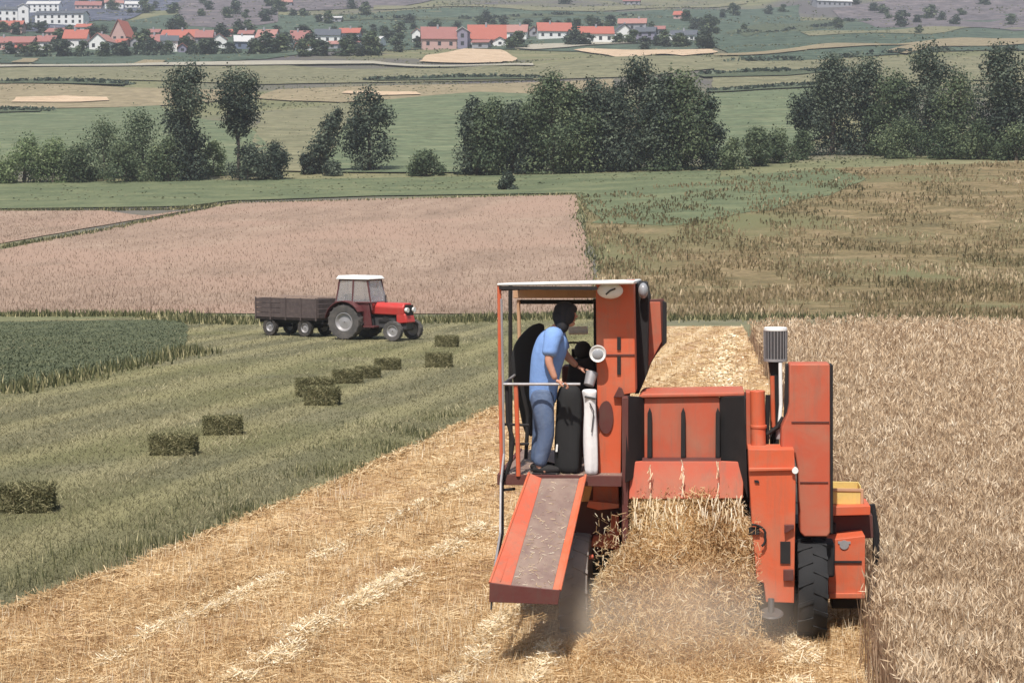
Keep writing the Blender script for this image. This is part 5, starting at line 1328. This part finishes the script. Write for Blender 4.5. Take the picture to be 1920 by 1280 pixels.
fx = rng.uniform(xL1, xR1 + .05, n); fy = rng.uniform(-3.1, -1.7, n); fz = rng.uniform(.05, 1.25, n) * np.clip(1.25 - (-1.6 - fy) * .65, .15, 1)
straws("flying_chaff", M['air_straw'], np.array([tuple(Mc @ Vector(q_)) for q_ in zip(fx, fy, fz)]), .07, .006, tilt=.8,
       label="chaff flying in the air behind the pouring straw", cat="chaff")
# dense inner core so that the stream is not see-through
nu, nv = 30, 34; V = []; Fc = []
for j in range(nv):
    t1 = j / (nv - 1)
    for i in range(nu):
        s1 = i / (nu - 1)
        xl1 = xL0 + (xL1 - xL0) * t1 ** 1.3 + .05; xr1 = xR0 + (xR1 - xR0) * t1 - .05
        yy = -1.50 - 1.12 * t1 ** 1.25 * math.sin(math.pi * min(1, max(0, s1 * .9 + .05))) ** .7
        zz_ = (ztop + .02) * (1 - t1)
        q = noise.noise(Vector((s1 * 9, t1 * 9, 0))) * .12 + noise.noise(Vector((s1 * 25, t1 * 25, 3))) * .06
        V.append((xl1 + (xr1 - xl1) * s1, yy + q + .06, zz_))
for j in range(nv):
    for i in range(nu): V.append((V[j * nu + i][0], -.9, V[j * nu + i][2]))
S = nu * nv
for j in range(nv - 1):
    for i in range(nu - 1):
        a = j * nu + i; Fc.append((a, a + 1, a + nu + 1, a + nu))
for i in range(nu - 1): Fc.append((i, S + i, S + i + 1, i + 1))
for j in range(nv - 1):
    a = j * nu; Fc.append((a, a + nu, S + a + nu, S + a)); a = j * nu + nu - 1; Fc.append((a, S + a, S + a + nu, a + nu))
me = bpy.data.meshes.new("straw_core"); me.from_pydata([tuple(Mc @ Vector(p_)) for p_ in V], [], Fc); me.update()
M['strawcore'] = field_mat("packed straw", srgb(196, 164, 126), srgb(220, 188, 148), srgb(236, 208, 168), .22, 0, 1, 26, .9, .6)
tag(link("straw_mass", me, M['strawcore']), label="packed middle of the pouring straw under the hood", cat="straw", kind="stuff")
# wisps hanging at the lower lip of the hood
wp = []
for u in (1218, 1281, 1345):
    for k in range(10):
        q_ = rnd.uniform(0, 1); p_ = L(u + rnd.gauss(0, 1.5), 868 + 80 * q_, 17.35 - .06 * q_); wp.append(tuple(Mc @ p_))
for k in range(150):
    p_ = L(rnd.uniform(1186, 1392), rnd.uniform(936, 985), rnd.uniform(17.0, 17.35)); wp.append(tuple(Mc @ p_))
wp = np.array(wp); n = len(wp)
sd = rng.normal(0, .012, (n, 2)); Lw = rng.uniform(.04, .13, n)
v = np.stack([wp + np.stack([sd[:, 0], sd[:, 1], Lw / 2], 1), wp + np.stack([sd[:, 0] + .009, sd[:, 1], Lw / 2], 1), wp + np.stack([-sd[:, 0] + .007, -sd[:, 1], -Lw / 2], 1), wp + np.stack([-sd[:, 0], -sd[:, 1], -Lw / 2], 1)], 1)
tag(link("hanging_straw", arr_mesh("hanging_straw", v.reshape(-1, 3), np.arange(4 * n).reshape(n, 4), rng.uniform(.3, 1, n)), M['pale_straw']), label="straw wisps hanging from the lip of the hood", cat="straw", kind="stuff")
# dust round the left rear wheel and the foot of the straw
def dust(name, c, r, dens, label):
    bm = bmesh.new(); bmesh.ops.create_icosphere(bm, subdivisions=3, radius=1)
    for v_ in bm.verts: v_.co = Vector((v_.co.x * r[0], v_.co.y * r[1], v_.co.z * r[2])) * (1 + .2 * noise.noise(v_.co * 2))
    me = bpy.data.meshes.new(name); bm.to_mesh(me); bm.free()
    m = bpy.data.materials.new(name + "_air"); m.use_nodes = True; t = m.node_tree
    t.nodes.remove(t.nodes["Principled BSDF"])
    pv = N(t, "ShaderNodeVolumePrincipled"); pv.inputs["Color"].default_value = (1.0, .90, .76, 1)
    tc = N(t, "ShaderNodeTexCoord"); mp = N(t, "ShaderNodeMapping"); mp.inputs["Scale"].default_value = (1 / r[0], 1 / r[1], 1 / r[2])
    t.links.new(tc.outputs["Object"], mp.inputs[0])
    ln = N(t, "ShaderNodeVectorMath", operation='LENGTH'); t.links.new(mp.outputs[0], ln.inputs[0])
    mr = N(t, "ShaderNodeMapRange"); mr.inputs[1].default_value = 1; mr.inputs[2].default_value = .2; mr.inputs[3].default_value = 0; mr.inputs[4].default_value = dens
    t.links.new(ln.outputs["Value"], mr.inputs[0])
    ns = noise_n(t, tc.outputs["Object"], 3.0, 3, .6)
    mu = N(t, "ShaderNodeMath", operation='MULTIPLY'); t.links.new(mr.outputs[0], mu.inputs[0]); t.links.new(ns, mu.inputs[1])
    t.links.new(mu.outputs[0], pv.inputs["Density"]); t.links.new(pv.outputs[0], t.nodes["Material Output"].inputs["Volume"])
    o = link(name, me, m); o.location = c
    return tag(o, label=label, cat="dust", kind="stuff")
c = Mc @ (L(1290, 1165, 16.3)); dust("dust", c, (1.2, .95, .6), 1.25, "thin golden dust over the foot of the pouring straw")
c = Mc @ (L(1110, 1160, 16.9)); dust("dust", c, (.8, .7, .42), 1.5, "thin tan dust around the left rear wheel of the combine")

# ------------------------------------------------------------------ air
hz = MB(); hz.box(-1600, 1600, -60, 3200, -1.2, 1100)
hm = bpy.data.materials.new("valley air"); hm.use_nodes = True; ht = hm.node_tree
ht.nodes.remove(ht.nodes["Principled BSDF"]); pv = N(ht, "ShaderNodeVolumePrincipled")
pv.inputs["Color"].default_value = (.80, .87, 1.0, 1); pv.inputs["Density"].default_value = HAZE = .00022
ht.links.new(pv.outputs[0], ht.nodes["Material Output"].inputs["Volume"])
tag(hz.build("haze", hm, None, smooth=False), kind="stuff")
